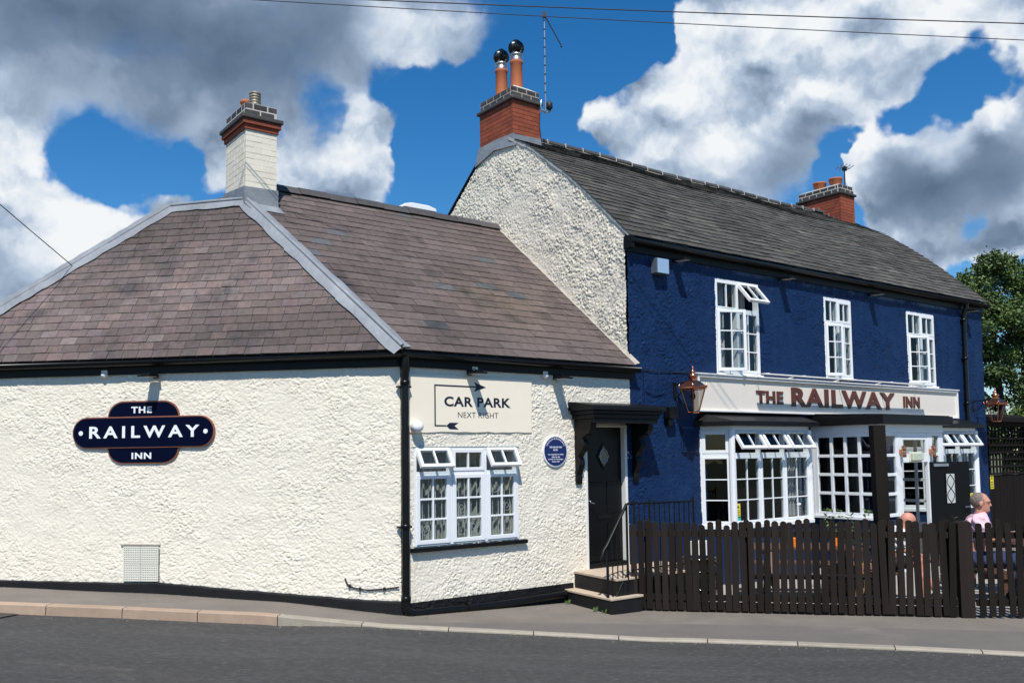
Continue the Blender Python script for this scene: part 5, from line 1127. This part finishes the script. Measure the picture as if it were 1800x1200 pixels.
run_fence('picket_fence', P0, P1 - vec(.05, 0, 0), 40, .077, 'long dark brown picket fence in front of the blue house', [.22, 1.47, 3.1, 3.82], 'fence')
gf, gl = fence_frame(P1, P2)
run_fence('picket_gate', P1 + vec(.155, -.03, 0), P2, 25, .072, 'open-spaced dark picket gate section at the right end of the fence', [2.4], 'gate', lean=False)
gp = MB().prism(gf, [(-.03, -.02), (.13, -.02), (.13, 1.12), (.10, 1.145), (.0, 1.145), (-.03, 1.12)], -.10, .045, axes='acb').build('gate_post', 'timber', None, bevel=.005); tag(gp, 'wide square timber post between picket fence and gate', 'post')
tp = MB(); tp.prism(lambda a, b, c: vec(4.60 + a + .012 * (2.3 - c), 11.32 + b, c), [(-.078, -.078), (.078, -.078), (.078, .078), (-.078, .078)], -.02, 2.325, axes='abc')
tag(tp.build('timber_post', 'timber', None, bevel=.008), 'tall square brown timber post standing behind the fence before the porch', 'post')
# iron handrail
hr = tag(empty('handrail', W(-1.2, .98, 0)), 'black iron handrail sloping up beside the door steps', 'railing')
g0 = W(-1.40, .96, .0)
def bar(pts, r, nm='bar'): MB().tube(pts, r, 7).build(nm, 'iron_black', hr)
bar([W(-1.40, .97, .0), W(-1.40, .97, .80)], .018, 'post'); bar([W(-1.05, .97, .02), W(-1.05, .97, 1.36)], .016, 'post')
bar([W(-1.50, .98, .72), W(-1.47, .98, .80), W(-1.40, .97, .86), W(-1.05, .97, 1.36), W(-.98, .97, 1.37)], .02, 'top_rail')
bar([W(-1.50, .98, .72), W(-1.52, .98, .69), W(-1.48, .98, .67)], .014, 'scroll')
for k in range(1, 4): u = -1.40 + .0875 * k; bar([W(u, .97, .05), W(u, .97, .86 + .5 * k / 4)], .008)
bar([W(-1.40, .97, .03), W(-1.05, .97, .50)], .009, 'brace')
lr = tag(empty('landing_railing', W(-.3, .97, .43)), 'black iron railing with upright bars along the step landing', 'railing')
MB().tube([W(-.97, .97, 1.365), W(.22, .97, 1.35)], .014, 8).build('top_rail', 'iron_black', lr); MB().tube([W(-.97, .97, .52), W(.22, .97, .52)], .010, 8).build('bottom_rail', 'iron_black', lr)
for k in range(13): u = -.92 + k * .095; MB().tube([W(u, .97, .43), W(u, .97, 1.36 + (.05 if k in (0, 3, 12) else 0))], .016 if k in (0, 3, 12) else .009, 7).build('bar', 'iron_black', lr)
# garden floor
pat = []
for x in np.linspace(1.7, 9.5, 30): pat.append(x)
V = []
for x in pat:
    yb = float(np.interp(x, [1.5, 5.36, 8.2, 9.6], [11.75, 10.95, 10.52, 10.3])); yt = 13 + (x - 1.7) * .754 - .1
    V += [(x, yb, g(x) + .008), (x, yt, g(x) + .008)]
struct(raw_mesh('patio', V, [(2 * i, 2 * i + 2, 2 * i + 3, 2 * i + 1) for i in range(len(pat) - 1)], 'concrete', smooth=True))
def picnic(cx, cy, rot, Lt, label):
    t = tag(empty('picnic_table', (cx, cy, g(cx))), label, 'table', 'picnic tables in the garden'); c, s = math.cos(rot), math.sin(rot)
    F = lambda a, b, z: vec(cx + a * c - b * s, cy + a * s + b * c, g(cx) + z)
    for k in range(5): MB().box(F, -Lt / 2, Lt / 2, -.35 + k * .142, -.35 + k * .142 + .132, .715, .75).build('plank', 'timber_table', t, bevel=.004)
    for sd in (-1, 1):
        for k in range(2): y0 = sd * (.62 + k * .135); MB().box(F, -Lt / 2, Lt / 2, min(y0, y0 + sd * .125), max(y0, y0 + sd * .125), .415, .45).build('bench_plank', 'timber_table', t, bevel=.004)
        x0 = sd * (Lt / 2 - .28)
        MB().box(F, x0 - .02, x0 + .02, -.88, .88, .32, .413).build('bearer', 'timber_table', t); MB().box(F, x0 - .019, x0 + .019, -.34, .34, .62, .714).build('bearer', 'timber_table', t)
        for e in (-1, 1): MB().prism(F, [(e * .26, .70), (e * .34, .70), (e * .72, 0.0), (e * .62, 0.0)], x0 + .021, x0 + .062, axes='bca').build('leg', 'timber_table', t)
picnic(3.92, 12.15, math.radians(-10), 1.62, 'brown picnic table behind the middle of the picket fence')
picnic(6.98, 12.25, math.radians(86), 1.55, 'brown picnic table in front of the man in pink')
tb = tag(empty('plastic_tub', (2.52, 12.45, .0)), 'big glossy black tub behind the left end of the fence', 'tub')
MB().lathe((2.52, 12.45, .0), [(.20, 0), (.27, .12), (.31, .3), (.29, .46), (.25, .54), (.27, .56), (.27, .58), (.22, .58), (.2, .3)], 28).build('body', 'gloss_black', tb)
for k in range(2): MB().lathe((2.52, 12.45, .16 + k * .24), [(.28 + .03 * k * 0, 0), (.312, .006), (.312, .02), (.28, .026)], 28).build('hoop', 'gloss_black', tb)
mt = tag(empty('meter_box', W(1.42, .05, .28)), 'low white meter box on the blue wall behind the fence', 'box'); MB().box(W, 1.20, 1.46, .0, .12, .28, .68).build('body', 'white_paint', mt, bevel=.008); MB().box(W, 1.22, 1.44, .1205, .13, .30, .66).build('lid', 'white_paint', mt, bevel=.004)
for (x, y, z, lb) in ((3.72, 12.0, .75, 'orange tumbler standing on the left of the picnic table'), (4.28, 12.05, .75, 'orange tumbler standing on the right of the picnic table')):
    t = tag(empty('tumbler', (x, y, z)), lb, 'cup', 'orange tumblers'); MB().lathe((x, y, z), [(.032, 0), (.036, .1), (.04, .13), (.036, .13), (.03, .02)], 16).build('cup', 'orange', t)
    MB().lathe((x, y, z + .02), [(.028, 0), (.034, .085)], 16).build('drink', 'orange', t)
def leafy(mb, c, dirv, ln, wd, tintc):
    dirv = np.array(dirv) / np.linalg.norm(dirv); sd = np.cross(dirv, vec(random.uniform(-1, 1), random.uniform(-1, 1), random.uniform(.2, 1))); sd /= np.linalg.norm(sd) + 1e-6
    mb.add([c, c + dirv * ln * .5 + sd * wd, c + dirv * ln, c + dirv * ln * .5 - sd * wd], [(0, 1, 2, 3)], tint=tintc)
def potted(x, y, top, label, seed):
    random.seed(seed); t = tag(empty('potted_shrub', (x, y, 0)), label, 'plant', 'shrubs in wooden planters'); F = lambda a, b, c: vec(x + a, y + b, g(x) + c)
    for k in range(3): MB().box(F, -.18, .18, -.18, .18, .02 + k * .14, .15 + k * .14).build('planter_board', 'planter_wood', t, bevel=.004)
    MB().box(F, -.15, .15, -.15, .15, .36, .425).build('soil', 'bark', t)
    st_ = MB(); lv = MB()
    for k in range(5):
        a = random.uniform(0, 6.28); q = [vec(x + .06 * math.cos(a), y + .06 * math.sin(a), .42)]
        hgt = top * random.uniform(.72, 1.0)
        for j in range(1, 9): q.append(q[0] + vec(.11 * math.cos(a) * (j / 8) ** 1.5, .11 * math.sin(a) * (j / 8) ** 1.5, (hgt - .42) * j / 8))
        st_.tube(q, [.006 * (1 - j / 10) for j in range(9)], 5)
        for j in range(2, 9):
            for m in range(4): v = random.uniform(.75, 1.35); leafy(lv, q[j], (random.uniform(-1, 1), random.uniform(-1, 1), random.uniform(-.2, .7)), random.uniform(.05, .095), random.uniform(.011, .02), (v, v, v))
    st_.build('stem', 'bark', t, recalc=False); lv.build('foliage', 'leaf_plant', t, recalc=False, tint=True)
potted(4.56, 12.75, 1.30, 'leafy shrub in a planter, left one before the porch window', 3); potted(4.86, 12.8, 1.18, 'leafy shrub in a planter, right one before the porch window', 5)
potted(6.55, 13.4, 1.02, 'low leafy shrub in a planter left of the man in pink', 9)
random.seed(21)
# timber screen with trellis beyond the house
sc_ = tag(empty('trellis_screen', W(12.7, 0, 0)), 'dark brown timber screen with trellis top right of the blue house', 'screen')
for k in range(30): MB().box(W, 10.76 + k * .16, 10.76 + k * .16 + .152, -.02, .0 + .003 * (k % 2), -.05, 1.44).build('board', 'timber_dark', sc_)
for u in (10.79, 12.55, 14.3): MB().box(W, u, u + .09, -.09, -.021, -.05, 2.5).build('post', 'timber_dark', sc_, bevel=.004)
for k in range(7): MB().box(W, 10.76, 15.5, .004, .026, 1.45 + k * .155, 1.49 + k * .155).build('batten', 'timber_dark', sc_)
for k in range(30): MB().box(W, 10.83 + k * .155, 10.87 + k * .155, -.02, .003, 1.445, 2.5).build('batten', 'timber_dark', sc_)
MB().box(W, 10.75, 15.5, -.06, .05, 2.5, 2.62).build('beam', 'timber_dark', sc_); MB().prism(W, [(.22, 2.60), (.22, 2.70), (-2.2, 2.95), (-2.2, 2.85)], 10.74, 15.6, axes='bca').build('shelter_roof', 'timber_dark', sc_)
MB().box(W, 10.76, 15.5, -2.2, -2.15, -.05, 2.85).build('back_board', 'timber_dark', sc_)
ws = tag(empty('warning_sign', W(10.9, .01, 1.18)), 'yellow warning notice on the timber screen', 'sign'); sticker(ws, 10.80, 10.95, 1.15, 1.47, .004, 'yellow_sticker', 'ink')

# ================================================================== PEOPLE
def surface_nets(f, lo, hi, res):
    ax = [np.arange(a, b + res, res) for a, b in zip(lo, hi)]; X = np.stack(np.meshgrid(*ax, indexing='ij'), -1).astype(np.float32); S = f(X); I = S < 0; n = S.shape
    cs = [(i, j, k) for i in (0, 1) for j in (0, 1) for k in (0, 1)]
    sl_ = lambda A_, o: A_[o[0]:n[0] - 1 + o[0], o[1]:n[1] - 1 + o[1], o[2]:n[2] - 1 + o[2]]
    cnt = sum(sl_(I, o).astype(int) for o in cs); act = (cnt > 0) & (cnt < 8)
    acc = np.zeros(act.shape + (3,)); num = np.zeros(act.shape)
    for a in cs:
        for d in range(3):
            if a[d] == 0:
                b = list(a); b[d] = 1; sa, sb = sl_(S, a), sl_(S, b); cr = (sa < 0) != (sb < 0); t = np.where(cr, sa / np.where(cr, sa - sb, 1), 0); p = sl_(X, a) + 0; p[..., d] += t * res; acc += p * cr[..., None]; num += cr
    V = acc[act] / num[act][:, None]; idx = -np.ones(act.shape, int); idx[act] = np.arange(len(V)); F = []
    for d in range(3):
        o = [1, 1, 1]; o[d] = 0; s0 = [slice(1, -1)] * 3; s0[d] = slice(0, -1); s1 = list(s0); s1[d] = slice(1, None)
        ch = I[tuple(s0)] != I[tuple(s1)]; ii = np.argwhere(ch) + np.array(o); e1, e2 = [e for e in range(3) if e != d]; fl = I[tuple(s0)][ch]
        def g_(d1, d2): q = ii.copy(); q[:, e1] -= d1; q[:, e2] -= d2; return idx[q[:, 0], q[:, 1], q[:, 2]]
        q = np.stack([g_(1, 1), g_(0, 1), g_(0, 0), g_(1, 0)], -1); q = np.where((fl ^ (d == 1))[:, None], q, q[:, ::-1]); F.append(q)
    F = np.vstack(F); return V, F[(F >= 0).all(1)]
def cone(X, a, b, ra, rb):
    a, b = np.array(a, np.float32), np.array(b, np.float32); ba = b - a; t = np.clip(((X - a) @ ba) / (ba @ ba), 0, 1); q = X - a - t[..., None] * ba; return np.sqrt((q * q).sum(-1)) - (ra + (rb - ra) * t)
def ell(X, c, r):
    q = (X - np.array(c)) / np.array(r); k = np.linalg.norm(q, axis=-1); return (k - 1) * min(r)
def smin(a, b, k): h = np.clip(.5 + .5 * (b - a) / k, 0, 1); return b + (a - b) * h - k * h * (1 - h)
def union(ds, k=.025):
    d = ds[0]
    for e in ds[1:]: d = smin(d, e, k)
    return d
def near(X, c, r, fn):
    m = (np.abs(X - np.array(c, np.float32)) < r).all(-1); d = np.full(X.shape[:-1], .5, np.float32); d[m] = fn(X[m]); return d
def head_sdf(X, c, tilt=0.):
    """face looks along +x"""
    ct, st_ = math.cos(tilt), math.sin(tilt); Y = X - np.array(c); Y = np.stack([Y[..., 0] * ct - Y[..., 2] * st_, Y[..., 1], Y[..., 0] * st_ + Y[..., 2] * ct], -1)
    d = union([ell(Y, (-.012, 0, .025), (.100, .077, .098)), ell(Y, (.028, 0, -.055), (.062, .056, .070)), ell(Y, (.058, 0, -.098), (.030, .028, .022)), ell(Y, (.078, 0, .022), (.018, .05, .014))], .03)
    d = smin(d, cone(Y, (.083, 0, .008), (.103, 0, -.028), .008, .014), .014)
    for s_ in (-1, 1):
        d = smin(d, ell(Y, (-.01, .080 * s_, -.012), (.024, .011, .034)), .008); d = -smin(-d, ell(Y, (.088, .034 * s_, .002), (.012, .014, .009)), .01); d = smin(d, ell(Y, (.078, .032 * s_, .001), (.013, .014, .010)), .004)
    d = smin(d, ell(Y, (.083, 0, -.058), (.012, .024, .007)), .006); return -smin(-d, ell(Y, (.099, 0, -.064), (.012, .022, .003)), .006)
def hand(X, w, f, up):
    w, f, up = np.array(w), np.array(f) / np.linalg.norm(f), np.array(up) / np.linalg.norm(up); s_ = np.cross(f, up); ds = [cone(X, w, w + f * .07, .026, .034)]
    for k, (o, l) in enumerate(((-.030, .062), (-.011, .072), (.010, .068), (.030, .052))):
        b = w + f * .085 + s_ * o; m = b + f * l * .55; ds.append(cone(X, b, m, .0095, .009)); ds.append(cone(X, m, m + f * l * .4 - up * l * .28, .009, .0075))
    t0 = w + f * .03 - s_ * .032; ds.append(cone(X, t0, t0 + f * .045 - s_ * .03, .012, .009)); return union(ds, .008)
def person(pos, rot, J, mats, label, skin_, hair=True, shorts=False, collar=False, size=1.):
    """J: joints in the body's own axes (x ahead, y to its left, z up); one skin surface with clothes over it"""
    c, s_ = math.cos(rot), math.sin(rot); R = np.array([[c, -s_, 0], [s_, c, 0], [0, 0, 1]]); pos = np.array(pos, float)
    t = tag(empty('person', pos), label, 'person')
    J = {k: np.array(v, float) for k, v in J.items()}
    def torso(X, e=0.): return union([cone(X, J['pel'] + [0, .07, 0], J['pel'] - [0, .07, 0], .115 + e, .115 + e), cone(X, J['pel'], J['wai'], .125 + e, .130 + e), cone(X, J['wai'], J['che'], .130 + e, .135 + e), cone(X, J['che'] + [0, .07, .02], J['che'] - [0, .07, -.02], .125 + e, .125 + e), cone(X, J['sl'], J['sr'], .062 + e, .062 + e)], .06)
    def arm(X, k, e=0., lo=True):
        a = cone(X, J['s' + k], J['e' + k], .056 + e, .045 + e); return smin(a, cone(X, J['e' + k], J['h' + k], .043 + e, .029 + e), .02) if lo else a
    def leg(X, k, e=0., lo=True):
        ds = [cone(X, J['p' + k], J['k' + k], .088 + e, .060 + e)]
        if lo: ds += [cone(X, J['k' + k], (J['k' + k] * .55 + J['f' + k] * .45), .058 + e, .060 + e), cone(X, (J['k' + k] * .55 + J['f' + k] * .45), J['f' + k], .058 + e, .038 + e)]
        return union(ds, .03)
    def body(X):
        ds = [torso(X, -.012), cone(X, J['nec'] - [0, 0, .06], J['hea'] + [-.01, 0, -.05], .062, .056)] + [arm(X, k, -.004) for k in 'lr'] + [leg(X, k, -.006) for k in 'lr']
        d = union(ds, .03); d = smin(d, near(X, J['hea'], .19, lambda Q: head_sdf(Q, J['hea'], J['tilt'][0])), .02)
        for k in 'lr': d = smin(d, near(X, J['h' + k], .24, lambda Q: hand(Q, J['h' + k], J['h' + k] - J['e' + k] + [.0, 0, -.02], (0, 0, 1))), .012); d = smin(d, cone(X, J['f' + k] + [-.03, 0, -.04], J['f' + k] + [.15, 0, -.055], .036, .028), .02)
        return d
    def shirt(X):
        d = union([torso(X, .006)] + [arm(X, k, .014, False) for k in 'lr'], .03); fold = .010 * np.sin(X[..., 2] * 55 + X[..., 0] * 30 + 3 * np.sin(X[..., 1] * 18)); d = d + fold
        for k in 'lr': u = (J['e' + k] - J['s' + k]); d = np.maximum(d, ((X - J['s' + k]) @ u) / np.linalg.norm(u) - np.linalg.norm(u) * mats['sleeve'])
        ax = J['nec'] - J['che']; ax = ax / np.linalg.norm(ax); return np.maximum(np.maximum(d, J['pel'][2] - .06 - X[..., 2]), (X - J['nec']) @ ax - .015)
    def trousers(X):
        d = union([cone(X, J['pel'] + [0, .07, -.01], J['pel'] + [0, -.07, -.01], .122, .122)] + [leg(X, k, .012, not shorts) for k in 'lr'], .03); d = d + .005 * np.sin(X[..., 0] * 60 + X[..., 2] * 40)
        if shorts:
            for k in 'lr': u = J['k' + k] - J['p' + k]; d = np.maximum(d, np.where(np.abs(X[..., 1] - J['k' + k][1]) < .12, ((X - J['p' + k]) @ u) / np.linalg.norm(u) - np.linalg.norm(u) * .78, -1))
        return np.maximum(d, X[..., 2] - J['pel'][2] - .09)
    allp = np.array([v for k, v in J.items() if k != 'tilt']); lo = allp.min(0) - .2; hi = allp.max(0) + .24; lo[2] = -.01
    def mk(fn, nm, m, res=.0105, lo=lo, hi=hi):
        V, F = surface_nets(fn, lo, hi, res); V = V * size @ R.T + pos; return raw_mesh(nm, V, F, m, t, smooth=True)
    mk(body, 'body', skin_, .0085); mk(shirt, 'shirt', mats['shirt']); mk(trousers, 'shorts' if shorts else 'trousers', mats['trousers'])
    for k in 'lr':
        c0 = J['f' + k]; mk(lambda X: np.maximum(union([cone(X, c0 + [-.035, 0, -.045], c0 + [.16, 0, -.06], .048, .040)], .02), c0[2] - .10 - X[..., 2]), 'shoe', mats['shoes'], .009, c0 - .2, c0 + [.3, .2, .1])
    if hair:
        h0 = J['hea']; mk(lambda X: np.maximum(np.maximum(ell(X, h0 + [-.020, 0, .024], (.1035, .081, .1015)) + .004 * np.sin(X[..., 0] * 240) * np.sin(X[..., 1] * 200), -(ell(X, h0 + [.080, 0, .035], (.085, .095, .095)))), h0[2] - .045 + (X[..., 0] - h0[0]) * .5 - X[..., 2]), 'hair', mats['hair'], .006, h0 - .15, h0 + .16)
    if collar:
        n0 = J['nec']; mk(lambda X: np.maximum(np.abs(np.hypot((X[..., 0] - n0[0]) * .95, X[..., 1] - n0[1]) - .078 - (n0[2] + .03 - X[..., 2]) * .35) - .009, np.abs(X[..., 2] - n0[2] - .012) - .03 - .02 * (X[..., 0] - n0[0]) / .08), 'collar', mats['shirt'], .006, n0 - .16, n0 + .16)
    return t
J1 = dict(pel=(0, 0, .52), wai=(.0, 0, .70), che=(.03, 0, .88), nec=(.05, 0, 1.02), hea=(.085, 0, 1.185), tilt=(.02, 0, 0), sl=(.04, .17, .965), sr=(.04, -.17, .965), el=(.14, .24, .76), er=(.12, -.24, .76), hl=(.40, .16, .80), hr=(.38, -.16, .80),
          pl=(.03, .09, .50), pr=(.03, -.09, .50), kl=(.43, .12, .52), kr=(.44, -.12, .52), fl=(.40, .12, .10), fr=(.46, -.12, .10))
person((6.17, 12.1, 0), math.radians(-22), J1, dict(shirt='shirt_pink', trousers='cloth_navy', shoes='cloth_black', hair='hair_grey', sleeve=.72), 'person in a pale pink shirt sitting in profile at the right table', 'skin', collar=True, size=1.09)
J2 = dict(pel=(-.08, 0, .52), wai=(.0, 0, .68), che=(.10, 0, .83), nec=(.19, 0, .94), hea=(.265, 0, 1.055), tilt=(.75, 0, 0), sl=(.13, .17, .905), sr=(.13, -.17, .905), el=(.24, .22, .68), er=(.24, -.22, .68), hl=(.42, .08, .58), hr=(.42, -.10, .60),
          pl=(-.04, .09, .50), pr=(-.04, -.09, .50), kl=(.36, .13, .54), kr=(.33, -.13, .56), fl=(.66, .14, .10), fr=(.40, -.13, .10))
person((4.98, 12.05, 0), math.radians(-4), J2, dict(shirt='shirt_white', trousers='cloth_black', shoes='cloth_black', hair='hair_grey', sleeve=.6), 'bald person in white shirt and shorts bent forward on a stool', 'skin_red', hair=False, shorts=True)
sto = tag(empty('stool', (4.9, 12.05, 0)), 'small timber stool under the bald person in white', 'stool'); Fq = lambda a, b, c: vec(4.9 + a, 12.05 + b, c)
MB().box(Fq, -.19, .19, -.19, .19, .375, .41).build('seat', 'timber_table', sto, bevel=.006)
for a in (-.15, .15):
    for b in (-.15, .15): MB().box(Fq, a - .02, a + .02, b - .02, b + .02, 0, .374).build('leg', 'timber_table', sto)

# ================================================================== TREES
def tree(name, x, y, base, clumps, trunk, leafm, n, ls, label):
    t = tag(empty(name, (x, y, base)), label, 'tree'); tr_ = MB()
    for pts, r0, r1 in trunk: tr_.tube([vec(x + p[0], y + p[1], base + p[2]) for p in pts], list(np.linspace(r0, r1, len(pts))), 9)
    tr_.build('trunk', 'bark', t, recalc=False)
    rs = np.random.default_rng(int(abs(x * 10))); tot = sum(c[3] ** 2 for c in clumps); V = []; T = []
    for cx_, cy_, cz_, r in clumps:
        k = int(n * r * r / tot); sub = rs.normal(size=(max(5, int(r * 16)), 3)); sub /= np.linalg.norm(sub, axis=1)[:, None]; sub *= r * rs.uniform(.35, 1., (len(sub), 1)) * [1, 1, .8]
        own = sub[rs.integers(0, len(sub), k)]; off = rs.normal(size=(k, 3)) * r * .22 * [1, 1, .7]; P = own + off + [x + cx_, y + cy_, base + cz_]
        a = rs.normal(size=(k, 3)); a[:, 2] *= .6; a /= np.linalg.norm(a, axis=1)[:, None]; b = np.cross(a, rs.normal(size=(k, 3))); b /= np.linalg.norm(b, axis=1)[:, None]; L_ = ls * rs.uniform(.6, 1.3, (k, 1))
        V.append(np.stack([P, P + a * L_ * .5 + b * L_ * .32, P + a * L_, P + a * L_ * .5 - b * L_ * .32], 1)); T.append(rs.uniform(.7, 1.35, k) * rs.uniform(.85, 1.2))
    V = np.concatenate(V); T = np.concatenate(T); F = np.arange(len(V) * 4).reshape(-1, 4); o = raw_mesh('crown', V.reshape(-1, 3), F, leafm, t)
    ca = o.data.color_attributes.new('tint', 'FLOAT_COLOR', 'CORNER'); col = np.ones((len(T), 4, 4), np.float32); col[:, :, :3] = T[:, None, None]; ca.data.foreach_set('color', col.ravel())
    return t
cl = [(-.35, 0, 8.35, .62), (-1.15, -.2, 7.75, .55), (.5, .3, 8.0, .8), (-.5, .4, 7.4, .9), (1.4, 0, 7.4, 1.0), (-.3, -.4, 6.5, .95), (.9, -.2, 6.3, 1.1), (2.2, .3, 6.6, 1.2), (-.9, .2, 6.6, .6), (.1, .2, 5.5, .75), (1.3, -.3, 5.0, .9), (2.4, 0, 5.1, 1.2), (-.8, 0, 5.4, .5), (-.5, -.3, 4.5, .65), (.75, -.4, 4.1, .8), (-.9, .1, 3.6, .6), (.1, -.3, 3.2, .8), (1.5, -.2, 3.2, 1.0), (-1.0, 0, 2.4, .8), (.5, 0, 2.2, .9), (2.6, 0, 3.6, 1.1)]
trk = [([(-.1, 0, 0), (-.05, 0, 2), (-.2, 0, 4), (-.25, .1, 6), (-.3, .1, 8)], .2, .03), ([(.5, 0, 0), (.45, 0, 2.4), (.7, 0, 4.2), (.6, .1, 6.2), (.5, .2, 7.8)], .16, .03)]
for a, b in (((-.15, 0, 3.6), (-1.0, -.1, 4.3)), ((-.2, 0, 4.6), (-.9, .1, 5.5)), ((.6, 0, 3.8), (1.5, 0, 5.0)), ((.65, 0, 4.8), (1.6, 0, 6.0)), ((-.25, 0, 5.6), (-1.0, 0, 6.8)), ((.6, 0, 5.6), (1.7, .1, 7.2)), ((-.25, .1, 6.2), (-1.1, -.1, 7.7)), ((.6, 0, 3.0), (2.2, 0, 4.9)), ((-.1, 0, 2.8), (-1., 0, 3.6))):
    trk.append(([a, tuple((np.array(a) + np.array(b)) / 2 + [0, 0, -.12]), b], .06, .015))
tree('broadleaf_tree', 16.55, 30, -.1, cl, trk, 'leaf_tree', 100000, .105, 'tall leafy tree rising behind the right end of the blue house')
tree('golden_shrub', 16.2, 27.0, -.2, [(0, 0, 3.0, .6), (.5, .1, 2.8, .7), (.9, 0, 3.05, .6), (.3, 0, 2.2, .8), (1.2, 0, 2.2, .9)], [([(.3, 0, 0), (.3, 0, 1.2), (.4, 0, 2.6)], .07, .02)], 'leaf_yellow', 9000, .09, 'yellow green shrub behind the timber screen')
# weeds in the joint at the foot of the steps
for k, (u, v) in enumerate(((-1.36, .18), (-1.43, .80), (-1.40, .95))):
    mb = MB(); p = W(u - .04, v, .0); p[2] = g(p[0]) + .003
    for j in range(9): leafy(mb, p + vec(random.uniform(-.02, .02), random.uniform(-.02, .02), 0), (random.uniform(-.7, .7), random.uniform(-.7, .7), 1), random.uniform(.04, .09), .008, (1.1, 1.1, 1.))
    tag(mb.build('weed', 'leaf_plant', None, recalc=False, tint=True), ('small green weed at the wall end of the bottom step', 'small green weed at the outer end of the bottom step', 'small green weed at the foot of the iron handrail')[k], 'plant', 'weeds by the steps')

# loose grit in the gutter and along the foot of the walls
gr_ = MB(); random.seed(5)
for k in range(900):
    if k % 3:
        x = random.uniform(-7, 7); y = ky(x) - abs(random.gauss(0, .10)) - .004; z = g(x) - kh(x) + .004
    else:
        if random.random() < .5: p = A(random.uniform(0, 6), .06 + abs(random.gauss(0, .07)), 0)
        else: p = W(random.uniform(-3.8, -1.5), .15 + abs(random.gauss(0, .1)), 0)
        x, y = p[0], p[1]; z = g(x) + .004
        if random.random() < .3: x = random.uniform(1.6, 7); y = float(np.interp(x, [1.5, 5.36, 8.2], [11.6, 10.78, 10.35])) - abs(random.gauss(0, .08)); z = g(x) + .004
    r = random.uniform(.003, .009); a = random.random() * 6; v = random.uniform(.4, 1.6)
    pts = [vec(x + r * math.cos(a + i * 2.1) * random.uniform(.7, 1.4), y + r * math.sin(a + i * 2.1) * random.uniform(.7, 1.4), z) for i in range(3)] + [vec(x, y, z + r * .8)]
    gr_.add(pts, [(0, 1, 3), (1, 2, 3), (2, 0, 3)], tint=(v, v * .95, v * .85))
mat('grit', (.22, .2, .17), .9, tint=True)
gt = stuff(gr_.build('grit', 'grit', None, recalc=False, tint=True)); gt['label'] = 'loose grit along kerb, walls and fence foot'; gt['category'] = 'grit'
